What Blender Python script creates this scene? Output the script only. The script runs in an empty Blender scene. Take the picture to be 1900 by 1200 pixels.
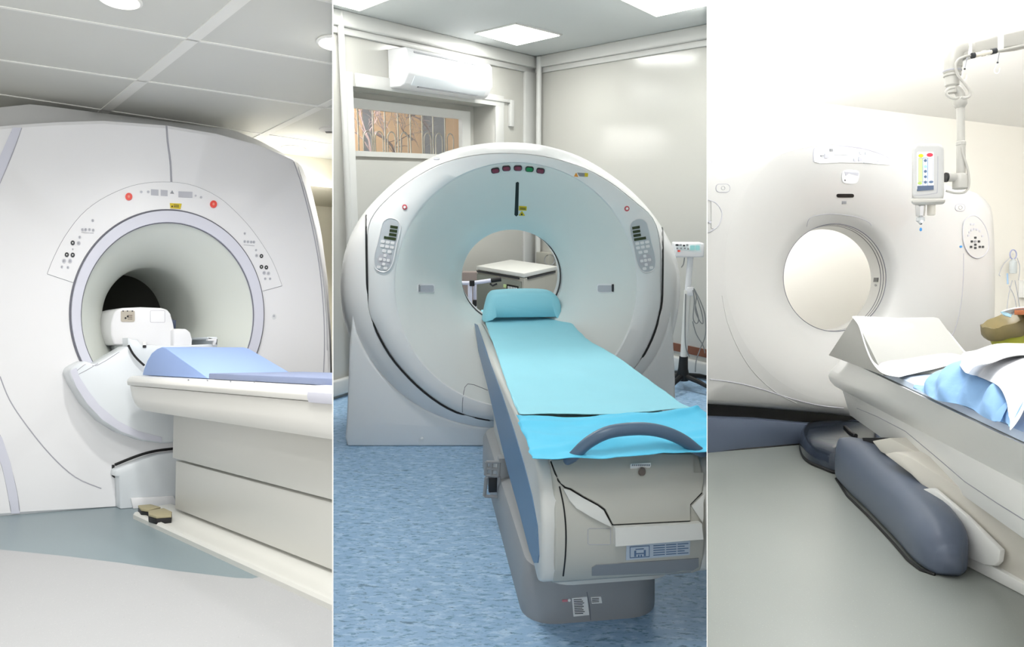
import bpy, bmesh, math, random
from mathutils import Vector, Matrix, noise
from mathutils.bvhtree import BVHTree
from mathutils.geometry import delaunay_2d_cdt
V = Vector
random.seed(7)
F, CX, CY = 1400.0, 950.0, 600.0          # focal length and centre of the 1900x1200 frame
CAMZ = 1.7
COL = bpy.context.scene.collection

# ------------------------------------------------------------------ bays
class Bay:
    """One scanner bay: its own floor, set at its own slope; local axes X right, Y forward, Z up, eye above the origin at h."""
    def __init__(s, H, h, umin, umax):
        s.h = h
        a = math.atan((CY - H) / F)
        s.R = Matrix.Rotation(a, 4, 'X')
        s.M = Matrix.Translation((0, 0, CAMZ)) @ s.R @ Matrix.Translation((0, 0, -h))
        s.Ri = s.R.to_3x3().transposed()
        s.eye = V((0, 0, h))
        s.clips = []
        if umin is not None:
            s.clips.append(s.Ri @ V((-F, umin - CX, 0)).normalized())     # keep the side where n.p < 0
        if umax is not None:
            s.clips.append(s.Ri @ V((F, -(umax - CX), 0)).normalized())
        s.surf = []
    def ray(s, u, v):
        return (s.Ri @ V((u - CX, F, CY - v))).normalized()
    def fl(s, u, v, z=0.0):
        d = s.ray(u, v)
        return s.eye + d * ((z - s.h) / d.z)
    def on(s, u, v, pl):
        d = s.ray(u, v)
        return s.eye + d * ((pl[0] - s.eye).dot(pl[1]) / d.dot(pl[1]))
    def Y(s, u, v, y):
        return s.on(u, v, (V((0, y, 0)), V((0, 1, 0))))
    def hdir(s, u):
        H = s.horizon()
        d = s.ray(u, H); d.z = 0
        return d.normalized()
    def horizon(s):
        d = s.R.to_3x3() @ V((0, 1, 0))
        return CY - F * d.z / d.y
    def px(s, p):
        w = s.R.to_3x3() @ (p - s.eye)
        return (CX + F * w.x / w.y, CY - F * w.z / w.y)
    def hit(s, u, v, surf=None):
        d = s.ray(u, v); best = None
        for bv in (surf if surf is not None else s.surf):
            r = bv.ray_cast(s.eye, d)
            if r[0] is not None and (best is None or r[3] < best[2]):
                n = r[1]
                if n.dot(d) > 0: n = -n
                best = (r[0], n, r[3])
        return best

def vplane(p, q):
    d = (q - p); d.z = 0
    n = V((d.y, -d.x, 0)).normalized()
    return (p, n)

# ------------------------------------------------------------------ materials
MATS = {}
def srgb(h):
    h = h.lstrip('#')
    c = [int(h[i:i+2], 16) / 255 for i in (0, 2, 4)]
    return [x / 12.92 if x <= .04045 else ((x + .055) / 1.055) ** 2.4 for x in c] + [1]
def mat(name, col, rough=.4, metal=0, spec=.5, var=.03, scale=6, bump=0, bscale=200, trans=0, emit=None, estr=0, coat=0, alpha=1):
    m = bpy.data.materials.new(name); m.use_nodes = True
    nt = m.node_tree; b = nt.nodes['Principled BSDF']
    c = srgb(col)
    tc = nt.nodes.new('ShaderNodeTexCoord')
    nz = nt.nodes.new('ShaderNodeTexNoise'); nz.inputs['Scale'].default_value = scale; nz.inputs['Detail'].default_value = 4
    nt.links.new(tc.outputs['Object'], nz.inputs['Vector'])
    mx = nt.nodes.new('ShaderNodeMix'); mx.data_type = 'RGBA'
    mx.inputs[6].default_value = [x * (1 - var) for x in c[:3]] + [1]
    mx.inputs[7].default_value = [min(1, x * (1 + var)) for x in c[:3]] + [1]
    nt.links.new(nz.outputs['Fac'], mx.inputs[0])
    nt.links.new(mx.outputs[2], b.inputs['Base Color'])
    b.inputs['Roughness'].default_value = rough; b.inputs['Metallic'].default_value = metal
    b.inputs['Specular IOR Level'].default_value = spec
    b.inputs['Transmission Weight'].default_value = trans
    b.inputs['Coat Weight'].default_value = coat
    b.inputs['Alpha'].default_value = alpha
    if emit:
        b.inputs['Emission Color'].default_value = srgb(emit); b.inputs['Emission Strength'].default_value = estr
    if bump:
        n2 = nt.nodes.new('ShaderNodeTexNoise'); n2.inputs['Scale'].default_value = bscale; n2.inputs['Detail'].default_value = 3
        nt.links.new(tc.outputs['Object'], n2.inputs['Vector'])
        bp = nt.nodes.new('ShaderNodeBump'); bp.inputs['Strength'].default_value = bump; bp.inputs['Distance'].default_value = .002
        nt.links.new(n2.outputs['Fac'], bp.inputs['Height']); nt.links.new(bp.outputs['Normal'], b.inputs['Normal'])
    MATS[name] = m
    return m
def speckle(name, base, spots, rough=.5, spec=.4, dirt=None):
    """vinyl floor: base colour with a list of (colour, scale, threshold, stretch) flecks"""
    m = mat(name, base, rough=rough, spec=spec, var=.05, scale=1.5)
    nt = m.node_tree; b = nt.nodes['Principled BSDF']
    cur = b.inputs['Base Color'].links[0].from_socket
    tc = nt.nodes['Texture Coordinate']
    for i, (col, sc, th, st, soft) in enumerate(spots):
        mp = nt.nodes.new('ShaderNodeMapping'); mp.inputs['Scale'].default_value = st
        mp.inputs['Rotation'].default_value = (0, 0, .35 + .1 * i); mp.inputs['Location'].default_value = (3.1 * i, 1.7 * i, 0)
        nt.links.new(tc.outputs['Object'], mp.inputs['Vector'])
        nz = nt.nodes.new('ShaderNodeTexNoise'); nz.inputs['Scale'].default_value = sc; nz.inputs['Detail'].default_value = 5; nz.inputs['Roughness'].default_value = .65
        nt.links.new(mp.outputs['Vector'], nz.inputs['Vector'])
        rp = nt.nodes.new('ShaderNodeMapRange'); rp.inputs['From Min'].default_value = th; rp.inputs['From Max'].default_value = th + soft
        nt.links.new(nz.outputs['Fac'], rp.inputs['Value'])
        mx = nt.nodes.new('ShaderNodeMix'); mx.data_type = 'RGBA'
        nt.links.new(rp.outputs['Result'], mx.inputs[0]); nt.links.new(cur, mx.inputs[6]); mx.inputs[7].default_value = srgb(col)
        cur = mx.outputs[2]
    nt.links.new(cur, b.inputs['Base Color'])
    return m

# ------------------------------------------------------------------ mesh building
class MB:
    def __init__(s): s.v = []; s.f = []
    def add(s, vs, fs):
        b = len(s.v); s.v += [V(x) for x in vs]; s.f += [tuple(b + i for i in f) for f in fs]; return s
    def box(s, o, a, b, c):
        o = V(o)
        return s.add([o, o+a, o+a+b, o+b, o+c, o+a+c, o+a+b+c, o+b+c], [(0,3,2,1),(4,5,6,7),(0,1,5,4),(1,2,6,5),(2,3,7,6),(3,0,4,7)])
    def cbox(s, c, ax, ay, az, x, y, z):
        """box centred at c with unit axes and full sizes"""
        return s.box(V(c) - ax*x/2 - ay*y/2 - az*z/2, ax*x, ay*y, az*z)
    def loft(s, rings, cap0=False, cap1=False, closed=True):
        n = len(rings[0]); vs = []; fs = []
        for r in rings: vs += list(r)
        for k in range(len(rings) - 1):
            for i in range(n if closed else n - 1):
                j = (i + 1) % n
                fs.append((k*n+i, k*n+j, (k+1)*n+j, (k+1)*n+i))
        if cap0: fs.append(tuple(range(n - 1, -1, -1)))
        if cap1: fs.append(tuple((len(rings)-1)*n + i for i in range(n)))
        return s.add(vs, fs)
    def tube(s, path, r, n=10, closed=False, flat=None):
        rings = []; m = len(path)
        up = None
        for i, p in enumerate(path):
            a = path[i-1] if i > 0 else (path[-1] if closed else p)
            b = path[i+1] if i < m-1 else (path[0] if closed else p)
            t = (b - a)
            t = t.normalized() if t.length > 1e-9 else V((0,0,1))
            if up is None:
                up = V((0,0,1)) if abs(t.z) < .9 else V((1,0,0))
            x = t.cross(up)
            if x.length < 1e-6: x = t.cross(V((0,1,0.1)))
            x.normalize(); y = x.cross(t).normalized(); up = y
            rr = r[i] if isinstance(r, (list, tuple)) else r
            rings.append([p + x*math.cos(2*math.pi*k/n)*rr + y*math.sin(2*math.pi*k/n)*rr for k in range(n)])
        if closed:
            rings.append(rings[0]); return s.loft(rings)
        return s.loft(rings, True, True)
    def prism(s, out, vec):
        n = len(out)
        vs = list(out) + [p + vec for p in out]
        fs = [tuple(range(n-1, -1, -1)), tuple(range(n, 2*n))] + [(i, (i+1) % n, n + (i+1) % n, n + i) for i in range(n)]
        return s.add(vs, fs)
    def lathe(s, c, ax, prof, n=24):
        """prof: list of (radius, height along ax)"""
        ax = ax.normalized(); x = ax.orthogonal().normalized(); y = ax.cross(x)
        rings = [[c + ax*h + (x*math.cos(2*math.pi*k/n) + y*math.sin(2*math.pi*k/n))*max(r, 1e-4) for k in range(n)] for r, h in prof]
        return s.loft(rings, True, True)
    def ball(s, c, r, n=14):
        return s.lathe(c, V((0,0,1)), [(r*math.sin(math.pi*i/n), -r*math.cos(math.pi*i/n)) for i in range(n+1)], n)

def set_props(o, label=None, cat=None, group=None, kind=None):
    if label: o['label'] = label
    if cat: o['category'] = cat
    if group: o['group'] = group
    if kind: o['kind'] = kind

def build(name, mb, m, bay, org=None, parent=None, bevel=0, seg=2, angle=35, flat=False, sub=0, target=False, clip=True, bang=30):
    org = V(org) if org is not None else V((0,0,0))
    bm = bmesh.new()
    vs = [bm.verts.new(p) for p in mb.v]
    for f in mb.f:
        if len(set(f)) == len(f):
            try: bm.faces.new([vs[i] for i in f])
            except ValueError: pass
    bmesh.ops.remove_doubles(bm, verts=bm.verts, dist=1e-5)
    bmesh.ops.recalc_face_normals(bm, faces=bm.faces)
    if bevel:
        es = [e for e in bm.edges if len(e.link_faces) == 2 and e.calc_face_angle(0) > math.radians(bang)]
        if es: bmesh.ops.bevel(bm, geom=es, offset=bevel, segments=seg, profile=.5, affect='EDGES', clamp_overlap=True)
    if sub:
        bmesh.ops.subdivide_edges(bm, edges=bm.edges, cuts=sub, use_grid_fill=True, smooth=1)
    if clip and bay is not None:
        for n in bay.clips:
            if any((v.co - bay.eye).dot(n) > 1e-4 for v in bm.verts):
                openm = any(len(e.link_faces) < 2 for e in bm.edges)
                r = bmesh.ops.bisect_plane(bm, geom=bm.verts[:] + bm.edges[:] + bm.faces[:], plane_co=bay.eye, plane_no=n, clear_outer=True, dist=1e-5)
                if not openm:
                    ce = [e for e in bm.edges if len(e.link_faces) == 1]
                    if ce: bmesh.ops.holes_fill(bm, edges=ce, sides=0)
    if not bm.faces:
        bm.free(); print('EMPTY', name); return None
    me = bpy.data.meshes.new(name)
    if target and bay is not None:
        bay.surf.append(BVHTree.FromBMesh(bm)); me_b = bay.surf[-1]
    else: me_b = BVHTree.FromBMesh(bm) if bay is not None else None
    bmesh.ops.translate(bm, verts=bm.verts, vec=-org)
    bm.to_mesh(me); bm.free()
    if not flat:
        for p in me.polygons: p.use_smooth = True
        me.set_sharp_from_angle(angle=math.radians(angle))
    me.materials.append(m)
    o = bpy.data.objects.new(name, me); COL.objects.link(o)
    if parent is not None: o.parent = parent
    elif bay is not None: o.matrix_world = bay.M @ Matrix.Translation(org)
    SURF[o.name] = me_b
    return o
SURF = {}

class Thing:
    def __init__(s, name, label, cat, bay, org, group=None):
        s.bay = bay; s.org = V(org)
        s.o = bpy.data.objects.new(name, None); COL.objects.link(s.o)
        s.o.empty_display_size = .1
        s.o.matrix_world = bay.M @ Matrix.Translation(s.org)
        set_props(s.o, label, cat, group)
    def part(s, name, mb, m, under=None, label=None, **k):
        o = build(name, mb, m, s.bay, s.org, under or s.o, **k)
        if o and label: o['label'] = label
        return o
def single(name, label, cat, bay, mb, m, group=None, **k):
    lo = V((min(p.x for p in mb.v), min(p.y for p in mb.v), min(p.z for p in mb.v)))
    hi = V((max(p.x for p in mb.v), max(p.y for p in mb.v), max(p.z for p in mb.v)))
    org = V(((lo.x+hi.x)/2, (lo.y+hi.y)/2, lo.z))
    o = build(name, mb, m, bay, org, None, **k)
    set_props(o, label, cat, group); return o
def struct(name, mb, m, bay, **k):
    o = build(name, mb, m, bay, None, None, **k)
    o['kind'] = 'structure'; return o

# ------------------------------------------------------------------ curves in the frame
def cat_rom(pts, n=6, closed=False):
    m = len(pts); out = []
    P = [V(p) for p in pts]
    for i in range(m if closed else m - 1):
        p0 = P[(i-1) % m] if (closed or i > 0) else P[0]; p1 = P[i]; p2 = P[(i+1) % m]
        p3 = P[(i+2) % m] if (closed or i < m-2) else P[-1]
        for k in range(n):
            t = k / n
            out.append(.5 * ((2*p1) + (p2-p0)*t + (2*p0-5*p1+4*p2-p3)*t*t + (3*p1-p0-3*p2+p3)*t**3))
    if not closed: out.append(P[-1])
    return out
def ell(cx, cy, rx, ry, n=96, p=2.0):
    out = []
    for i in range(n):
        a = 2*math.pi*i/n; c, s = math.cos(a), math.sin(a)
        q = (abs(c)**p + abs(s)**p) ** (-1/p)
        out.append((cx + rx*q*c, cy + ry*q*s))
    return out
def star(poly, c, n=96, smooth=6):
    """outline resampled at n equal angles about c"""
    pts = cat_rom([V((p[0], p[1])) for p in poly], smooth, True) if smooth else [V((p[0], p[1])) for p in poly]
    out = []; m = len(pts); C = V(c)
    for i in range(n):
        a = 2*math.pi*i/n; d = V((math.cos(a), math.sin(a))); best = None
        for k in range(m):
            p, q = pts[k] - C, pts[(k+1) % m] - C
            e = q - p; den = d.x*e.y - d.y*e.x
            if abs(den) < 1e-12: continue
            t = (p.x*e.y - p.y*e.x) / den; w = (p.x*d.y - p.y*d.x) / den
            if t > 0 and -1e-6 <= w <= 1+1e-6 and (best is None or t > best): best = t
        out.append((c[0] + d.x*best, c[1] + d.y*best))
    return out
def lerp2(a, b, t): return [(p[0]*(1-t)+q[0]*t, p[1]*(1-t)+q[1]*t) for p, q in zip(a, b)]
def scal2(a, c, s, sy=None):
    sy = sy or s
    return [(c[0]+(p[0]-c[0])*s, c[1]+(p[1]-c[1])*sy) for p in a]
def onp(bay, pts, pl, zmin=None):
    r = [bay.on(p[0], p[1], pl) for p in pts]
    if zmin is not None:
        for q in r: q.z = max(q.z, zmin)
    return r
def rrect(x0, y0, x1, y1, r, n=4):
    out = []
    for cx, cy, a0 in ((x1-r, y0+r, -90), (x1-r, y1-r, 0), (x0+r, y1-r, 90), (x0+r, y0+r, 180)):
        for k in range(n+1):
            a = math.radians(a0 + 90*k/n); out.append((cx + r*math.cos(a), cy + r*math.sin(a)))
    return out

def line(bay, pts, r, surf=None, n=8, smooth=4, closed=False, off=0.0, mb=None):
    """a bead or groove line that follows the surface seen along pts"""
    mb = mb or MB()
    pp = cat_rom([V((p[0], p[1])) for p in pts], smooth, closed) if smooth else [V((p[0], p[1])) for p in pts]
    path = []
    for q in pp:
        h = bay.hit(q.x, q.y, surf)
        if h: path.append(h[0] + h[1]*off)
    if len(path) > 1: mb.tube(path, r, n=6, closed=closed)
    return mb
def patch(bay, poly, th=.002, surf=None, res=0, off=0.0, mb=None, smooth=0):
    """a thin plate of real thickness lying on the surface seen inside poly"""
    mb = mb or MB()
    pts = [V((p[0], p[1])) for p in poly]
    if smooth: pts = cat_rom(pts, smooth, True)
    n = len(pts); ex = []
    if res:
        x0, x1 = min(p.x for p in pts), max(p.x for p in pts); y0, y1 = min(p.y for p in pts), max(p.y for p in pts)
        x = x0 + res*.37
        while x < x1:
            y = y0 + res*.41
            while y < y1:
                ins = False
                for i in range(n):
                    a, b = pts[i], pts[(i+1) % n]
                    if (a.y > y) != (b.y > y) and x < (b.x-a.x)*(y-a.y)/(b.y-a.y)+a.x: ins = not ins
                if ins and min(abs((b-a).cross(V((x,y))-a))/max((b-a).length,1e-6) if 0 <= (V((x,y))-a).dot(b-a) <= (b-a).length_squared else 99 for a, b in zip(pts, pts[1:]+pts[:1])) > res*.2:
                    ex.append(V((x, y)))
                y += res
            x += res
    vv, ee, ff = delaunay_2d_cdt(pts + ex, [(i, (i+1) % n) for i in range(n)], [], 1, 1e-4)[:3]
    hits = []
    for q in vv:
        h = bay.hit(q.x, q.y, surf); hits.append(h)
    b = len(mb.v); idx = {}
    for i, h in enumerate(hits):
        if h:
            idx[i] = len(mb.v); mb.v.append(h[0] + h[1]*(off+th)); mb.v.append(h[0] + h[1]*(off-.001))
    cnt = {}
    for f in ff:
        if all(i in idx for i in f):
            mb.f.append(tuple(idx[i] for i in f)); mb.f.append(tuple(idx[i]+1 for i in reversed(f)))
            for k in range(len(f)):
                a, c = f[k], f[(k+1) % len(f)]
                key = (min(a, c), max(a, c)); cnt.setdefault(key, []).append((a, c))
    for key, l in cnt.items():
        if len(l) == 1:
            a, c = l[0]; mb.f.append((idx[a]+1, idx[c]+1, idx[c], idx[a]))
    return mb
def disc(bay, u, v, ru, rv=None, th=.003, surf=None, n=16, mb=None, off=0.0):
    return patch(bay, ell(u, v, ru, rv or ru, n), th, surf, mb=mb, off=off)
def cloth(rows, nu=40, nv=40, th=.003, amp=.004, freq=6, seed=0, fn=None):
    """rows: list of rows of 3D control points (same count); smooth grid, wrinkled, given thickness"""
    A = [cat_rom(r, max(2, nu // (len(r)-1)), False) for r in rows]
    W = len(A[0]); cols = [cat_rom([A[i][j] for i in range(len(A))], max(2, nv // (len(A)-1)), False) for j in range(W)]
    H = len(cols[0]); G = [[cols[j][i] for j in range(W)] for i in range(H)]
    N = [[None]*W for _ in range(H)]
    for i in range(H):
        for j in range(W):
            du = G[i][min(j+1, W-1)] - G[i][max(j-1, 0)]; dv = G[min(i+1, H-1)][j] - G[max(i-1, 0)][j]
            n = du.cross(dv)
            n = n.normalized() if n.length > 1e-12 else V((0, 0, 1))
            if n.z < 0: n = -n
            N[i][j] = n
    T = [[None]*W for _ in range(H)]
    for i in range(H):
        for j in range(W):
            p = G[i][j]; q = p*freq + V((seed*7.3, seed*3.1, 0))
            d = noise.noise(q)*amp + noise.noise(q*2.3)*amp*.5
            if fn: d += fn(j/(W-1), i/(H-1), p)
            T[i][j] = p + N[i][j]*d
    mb = MB(); vs = [T[i][j] for i in range(H) for j in range(W)] + [T[i][j] - N[i][j]*th for i in range(H) for j in range(W)]
    o = H*W; fs = []
    for i in range(H-1):
        for j in range(W-1):
            a = i*W+j; fs.append((a, a+1, a+W+1, a+W)); fs.append((o+a, o+a+W, o+a+W+1, o+a+1))
    for j in range(W-1):
        fs.append((j, o+j, o+j+1, j+1)); a = (H-1)*W+j; fs.append((a, a+1, o+a+1, o+a))
    for i in range(H-1):
        a = i*W; fs.append((a, a+W, o+a+W, o+a)); a = i*W+W-1; fs.append((a, o+a, o+a+W, a+W))
    return mb.add(vs, fs)
Z = V((0, 0, 1))
L = Bay(660, .90, None, 616.4)
Mi = Bay(335, 1.70, 618.6, 1311.2)
Rt = Bay(560, .93, 1312.6, None)
# ------------------------------------------------------------------ the materials
shell_m = mat('bright_shell', '#e9ebec', rough=.3, var=.01)
white_m = mat('bright_enamel', '#f2f2f2', rough=.26, var=.01)
ivory_s = mat('ivory_shell', '#bfbfbd', rough=.3, var=.01)
tray_m = mat('tray_white', '#cfcfca', rough=.35)
lining_m = mat('tunnel_lining_white', '#dfe3dc', rough=.35, var=.01)
red_l = mat('light_red_mark', '#f08a78')
boom_m = mat('boom_ivory', '#b4b2ab', rough=.35)
cab_top = mat('cabinet_top_beige', '#bdbbb2', rough=.5)
white = mat('white_enamel', '#e6e6e8', rough=.28, var=.01)
white_warm = mat('warm_white_enamel', '#e3e2dd', rough=.32, var=.01)
white_cool = mat('cool_white_enamel', '#dde2e6', rough=.25, var=.01)
shell = mat('pale_grey_shell', '#d9dbdd', rough=.3, var=.01)
lilac = mat('lilac_grey_trim', '#cfd0dc', rough=.35, var=.01)
seam = mat('seam_grey', '#6a6b75', rough=.6)
seam_l = mat('seam_light', '#a7a7b0', rough=.6)
black = mat('black_rubber', '#0c0c0d', rough=.5)
dkgrey = mat('dark_grey_plastic', '#2a2c30', rough=.45)
grey = mat('mid_grey_plastic', '#8d8f93', rough=.45)
lgrey = mat('light_grey_print', '#b9bac2', rough=.5)
red = mat('red_button', '#e8402f', rough=.35)
yellow = mat('yellow_sticker', '#d8c01c', rough=.5)
orange = mat('orange_sticker', '#e89a2c', rough=.5)
green = mat('green_lens', '#1f8a4c', rough=.25)
maroon = mat('maroon_lens', '#7c3448', rough=.25)
paper = mat('white_sticker', '#f2f2f0', rough=.6)
print_b = mat('printed_blue', '#5a7394', rough=.6)
tan = mat('tan_rubber', '#a39b7d', rough=.7)
pad_blue = mat('blue_foam_vinyl', '#95afe2', rough=.55, var=.01)
pad_grey = mat('blue_grey_vinyl', '#8490b0', rough=.55, var=.01)
bore_shade = mat('tunnel_shade_dark', '#23231d', rough=.8)
ceil_l = mat('ceiling_panel_grey', '#e2e3dd', rough=.35, var=.02, scale=1)
ceil_bar = mat('ceiling_bar', '#fbfbf6', rough=.4)
lamp_on = mat('lamp_glow', '#ffffff', emit='#fffdf5', estr=9)
led_on = mat('led_panel_glow', '#ffffff', emit='#fdfff4', estr=5)
cream = mat('cream_wall_paint', '#d8d3bf', rough=.5, scale=1)
cream_r = mat('ivory_wall_paint', '#f3f0e8', rough=.6, scale=1)
wall_m = mat('glossy_wall_panel', '#bebdb7', rough=.16, var=.015, scale=.8)
trim_m = mat('white_plastic_trim', '#cdcdca', rough=.35)
ceil_m = mat('grey_white_ceiling', '#c3c7c6', rough=.7, scale=1)
ceil_r = mat('white_ceiling_paint', '#f6f6f4', rough=.8, scale=1)
part_m = mat('partition_white', '#e2e2e0', rough=.6)
couch = mat('warm_grey_couch', '#b5b4ab', rough=.38, var=.015)
couch_w = mat('couch_white', '#d3d3ce', rough=.35, var=.015)
couch_g = mat('pedestal_grey', '#9b9d9f', rough=.45, var=.02)
stripe = mat('slate_blue_inlay', '#5d7d9e', rough=.35)
slate = mat('slate_handle', '#4d6278', rough=.4)
slate_r = mat('slate_cover', '#5c6678', rough=.38, var=.02)
sheet_b = mat('blue_paper_sheet', '#9adcec', rough=.75, bump=.25, bscale=60, var=.03)
sheet_b2 = mat('bright_blue_sheet', '#60cbee', rough=.7, bump=.25, bscale=60, var=.04)
sheet_r = mat('pale_blue_drape', '#8fb9e6', rough=.85, bump=.3, bscale=80)
sheet_w = mat('white_paper_sheet', '#eeeff1', rough=.85, bump=.15, bscale=80, var=.01)
mattr_r = mat('ice_blue_mattress', '#c4d3e6', rough=.35, var=.01)
couch_r = mat('ivory_couch', '#f6f6f3', rough=.28, var=.01)
couch_r2 = mat('cream_couch_base', '#dedad0', rough=.4, var=.02)
wedge_g = mat('grey_foam', '#a4a49f', rough=.7)
chrome = mat('chrome', '#c8c8c8', rough=.15, metal=1)
smoke = mat('smoked_plastic', '#3c4656', rough=.12, trans=.35, alpha=1)
bin_y = mat('yellow_green_bin', '#b3b52e', rough=.4)
bag_br = mat('brown_bin_liner', '#7d7048', rough=.35, bump=.8, bscale=25, var=.2, scale=20)
wood = mat('orange_wood_edge', '#a8623a', rough=.5, var=.15, scale=20)
cyan_p = mat('cyan_plastic', '#2f86c8', rough=.4)
cable = mat('grey_cable', '#8a8c8c', rough=.6)
beige_c = mat('beige_cabinet', '#a9a79d', rough=.5)
green_c = mat('grey_green_cabinet', '#84887f', rough=.5)
glass = mat('window_glass', '#ffffff', rough=.02, trans=1, var=0)
peach = mat('peach_facade', '#d8b48c', rough=.9, var=.12, scale=3, emit='#d8b48c', estr=0)
darkwin = mat('dark_facade_window', '#7a7c80', rough=.4, var=.3, scale=5)
bark = mat('branch_bark', '#5f504e', rough=.9)
iron = mat('painted_iron', '#8a867b', rough=.6)
lime = mat('lime_panel', '#cfe3a0', rough=.5)
teal = mat('teal_display', '#9fdcdc', rough=.3)
brown = mat('brown_strip', '#7a4a34', rough=.6)
vinyl_dark = speckle('blue_grey_vinyl_floor', '#808f95', [('#6f7b80', 220, .62, (1,1,1), .04), ('#9ba6aa', 260, .66, (1,1,1), .03)], rough=.35)
vinyl_light = speckle('pale_speckled_vinyl_floor', '#abacae', [('#8f9190', 90, .68, (1,1,1), .02), ('#bcbcbb', 180, .62, (1,1,1), .04), ('#aa7777', 70, .735, (1,1,1), .01)], rough=.5)
lino_blue = speckle('blue_marbled_linoleum', '#98b9d8', [('#b4cfe6', 14, .5, (1,2.4,1), .12), ('#7397b5', 22, .54, (1,2.8,1), .08), ('#65829c', 9, .6, (1,3.2,1), .08), ('#1d2c3d', 30, .645, (1,3.4,1), .03)], rough=.45)
vinyl_r = speckle('grey_green_vinyl_floor', '#8c918c', [('#abb0aa', 200, .63, (1,1,1), .04), ('#c9ccc6', 120, .74, (1,1,1), .01)], rough=.3)
# ================================================================== LEFT BAY: the wide-bore scanner
B = L
WL = B.hdir(-400)                       # along the table, into the bore
pA, pB = B.fl(0, 957), B.fl(617, 907.5)
GL = vplane(pA, pB); UL = (pB - pA).normalized()
def gl(t): return (pA + WL*t, GL[1])
# ---- room shell
CZ = 2.5
mb = MB(); mb.add([V((-6.5, -.3, 0)), V((3, -.3, 0)), V((3, 9, 0)), V((-6.5, 9, 0)), V((-6.5, -.3, -.1)), V((3, -.3, -.1)), V((3, 9, -.1)), V((-6.5, 9, -.1))], [(0,1,2,3),(4,7,6,5),(0,4,5,1),(1,5,6,2),(2,6,7,3),(3,7,4,0)])
struct('floor', mb, vinyl_dark, B, flat=True, target=True)
# pale inlay in front of the scanner, its curved edge running away to the left
edge = [(-260, 985), (-120, 1003), (0, 1020), (120, 1032), (225, 1045), (330, 1060), (440, 1073), (468, 1074), (484, 1070), (560, 1072), (700, 1075)]
pts = [B.fl(u, v, .0) for u, v in edge]
pts += [V((pts[-1].x, .0, 0)), V((-4.5, .0, 0)), V((-4.5, pts[0].y, 0))]
mb = MB().prism([p + Z*.002 for p in pts], Z*-.003)
struct('floor_inlay', mb, vinyl_light, B, flat=True, target=True)
mb = MB().box((-6.5, -.3, CZ), V((9.5, 0, 0)), V((0, 9.3, 0)), Z*.08)
struct('ceiling', mb, ceil_l, B, flat=True, target=True)
def strip(a, b, w, th, z, ext=(0, 0)):
    p, q = B.fl(a[0], a[1], z), B.fl(b[0], b[1], z)
    d = (q - p).normalized(); p = p - d*ext[0]; q = q + d*ext[1]; s = Z.cross(d)
    return MB().box(p - s*w/2 - Z*th, q - p, s*w, Z*(th+.001))
for i, (a, b, w, e) in enumerate([((220,185),(447,0), .06, (3.2,1.5)), ((455,266),(616,188), .05, (1.5,2.5))]):
    struct('trim_%d' % (i+1), strip(a, b, w, .004, CZ, e), ceil_bar, B, flat=True)
for i, (a, b, e) in enumerate([((0,12),(616,118),(2,1)), ((0,111),(590,197),(2,1)), ((380,232),(480,247),(3,1.5)), ((600,0),(617,4),(4,1))]):
    struct('trim_%d' % (i+3), strip(a, b, .018, .004, CZ, e), ceil_bar, B, flat=True)
# far walls
wy = B.fl(560, 289, CZ)
wa = B.hdir(3700)
base = V((wy.x, wy.y, 0))
zs = B.on(600, 347, (base, V((wa.y, -wa.x, 0)))).z
mb = MB().box(base - wa*4 + Z*zs, wa*7, V((-wa.y, wa.x, 0))*.9, Z*(CZ - zs))
struct('wall_bulkhead', mb, cream, B, flat=True)
back = base + V((-wa.y, wa.x, 0))*.8
mb = MB().box(back - wa*5, wa*8, V((-wa.y, wa.x, 0))*.1, Z*CZ)
struct('wall_back_left_bay', mb, cream, B, flat=True)
q = B.fl(612, 720)
mb = MB().box(V((-6.4, -.3, 0)), V((-.1, 0, 0)), V((0, 9.2, 0)), Z*CZ)
struct('wall_left', mb, cream, B, flat=True)
# ---- recessed downlights
def downlight(u, v, r, lab):
    c = B.fl(u, v, CZ)
    t = Thing('ceiling_light', lab, 'light', B, c, 'round downlights in the grey ceiling')
    t.part('bezel', MB().lathe(c, Z, [(r+.018, -.001), (r+.02, -.008), (r+.008, -.014), (r, -.006), (r, 0)], 28), ceil_bar)
    t.part('lens', MB().lathe(c, Z, [(r-.002, -.004), (r*.7, -.009), (0.001, -.01)], 28), lamp_on)
    return c
dl = [downlight(222, -3, .075, 'round recessed downlight in the grey ceiling above the left scanner, cut by the top edge'),
      downlight(545, 275, .075, 'round recessed downlight close to the cream bulkhead beside the left scanner'),
      downlight(622, 78, .075, 'round recessed downlight cut in half by the ceiling edge at the white partition')]
c = B.fl(611, 240, CZ)
t = Thing('ceiling_vent', 'small round white ceiling vent with a dark slot near the partition', 'vent', B, c)
t.part('rim', MB().lathe(c, Z, [(.07, 0), (.07, -.01), (.05, -.02), (.02, -.02), (.001, -.018)], 24), white_warm)
t.part('slot', MB().cbox(c - Z*.021, V((1,0,0)), V((0,1,0)), Z, .05, .03, .004), dkgrey)

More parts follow.
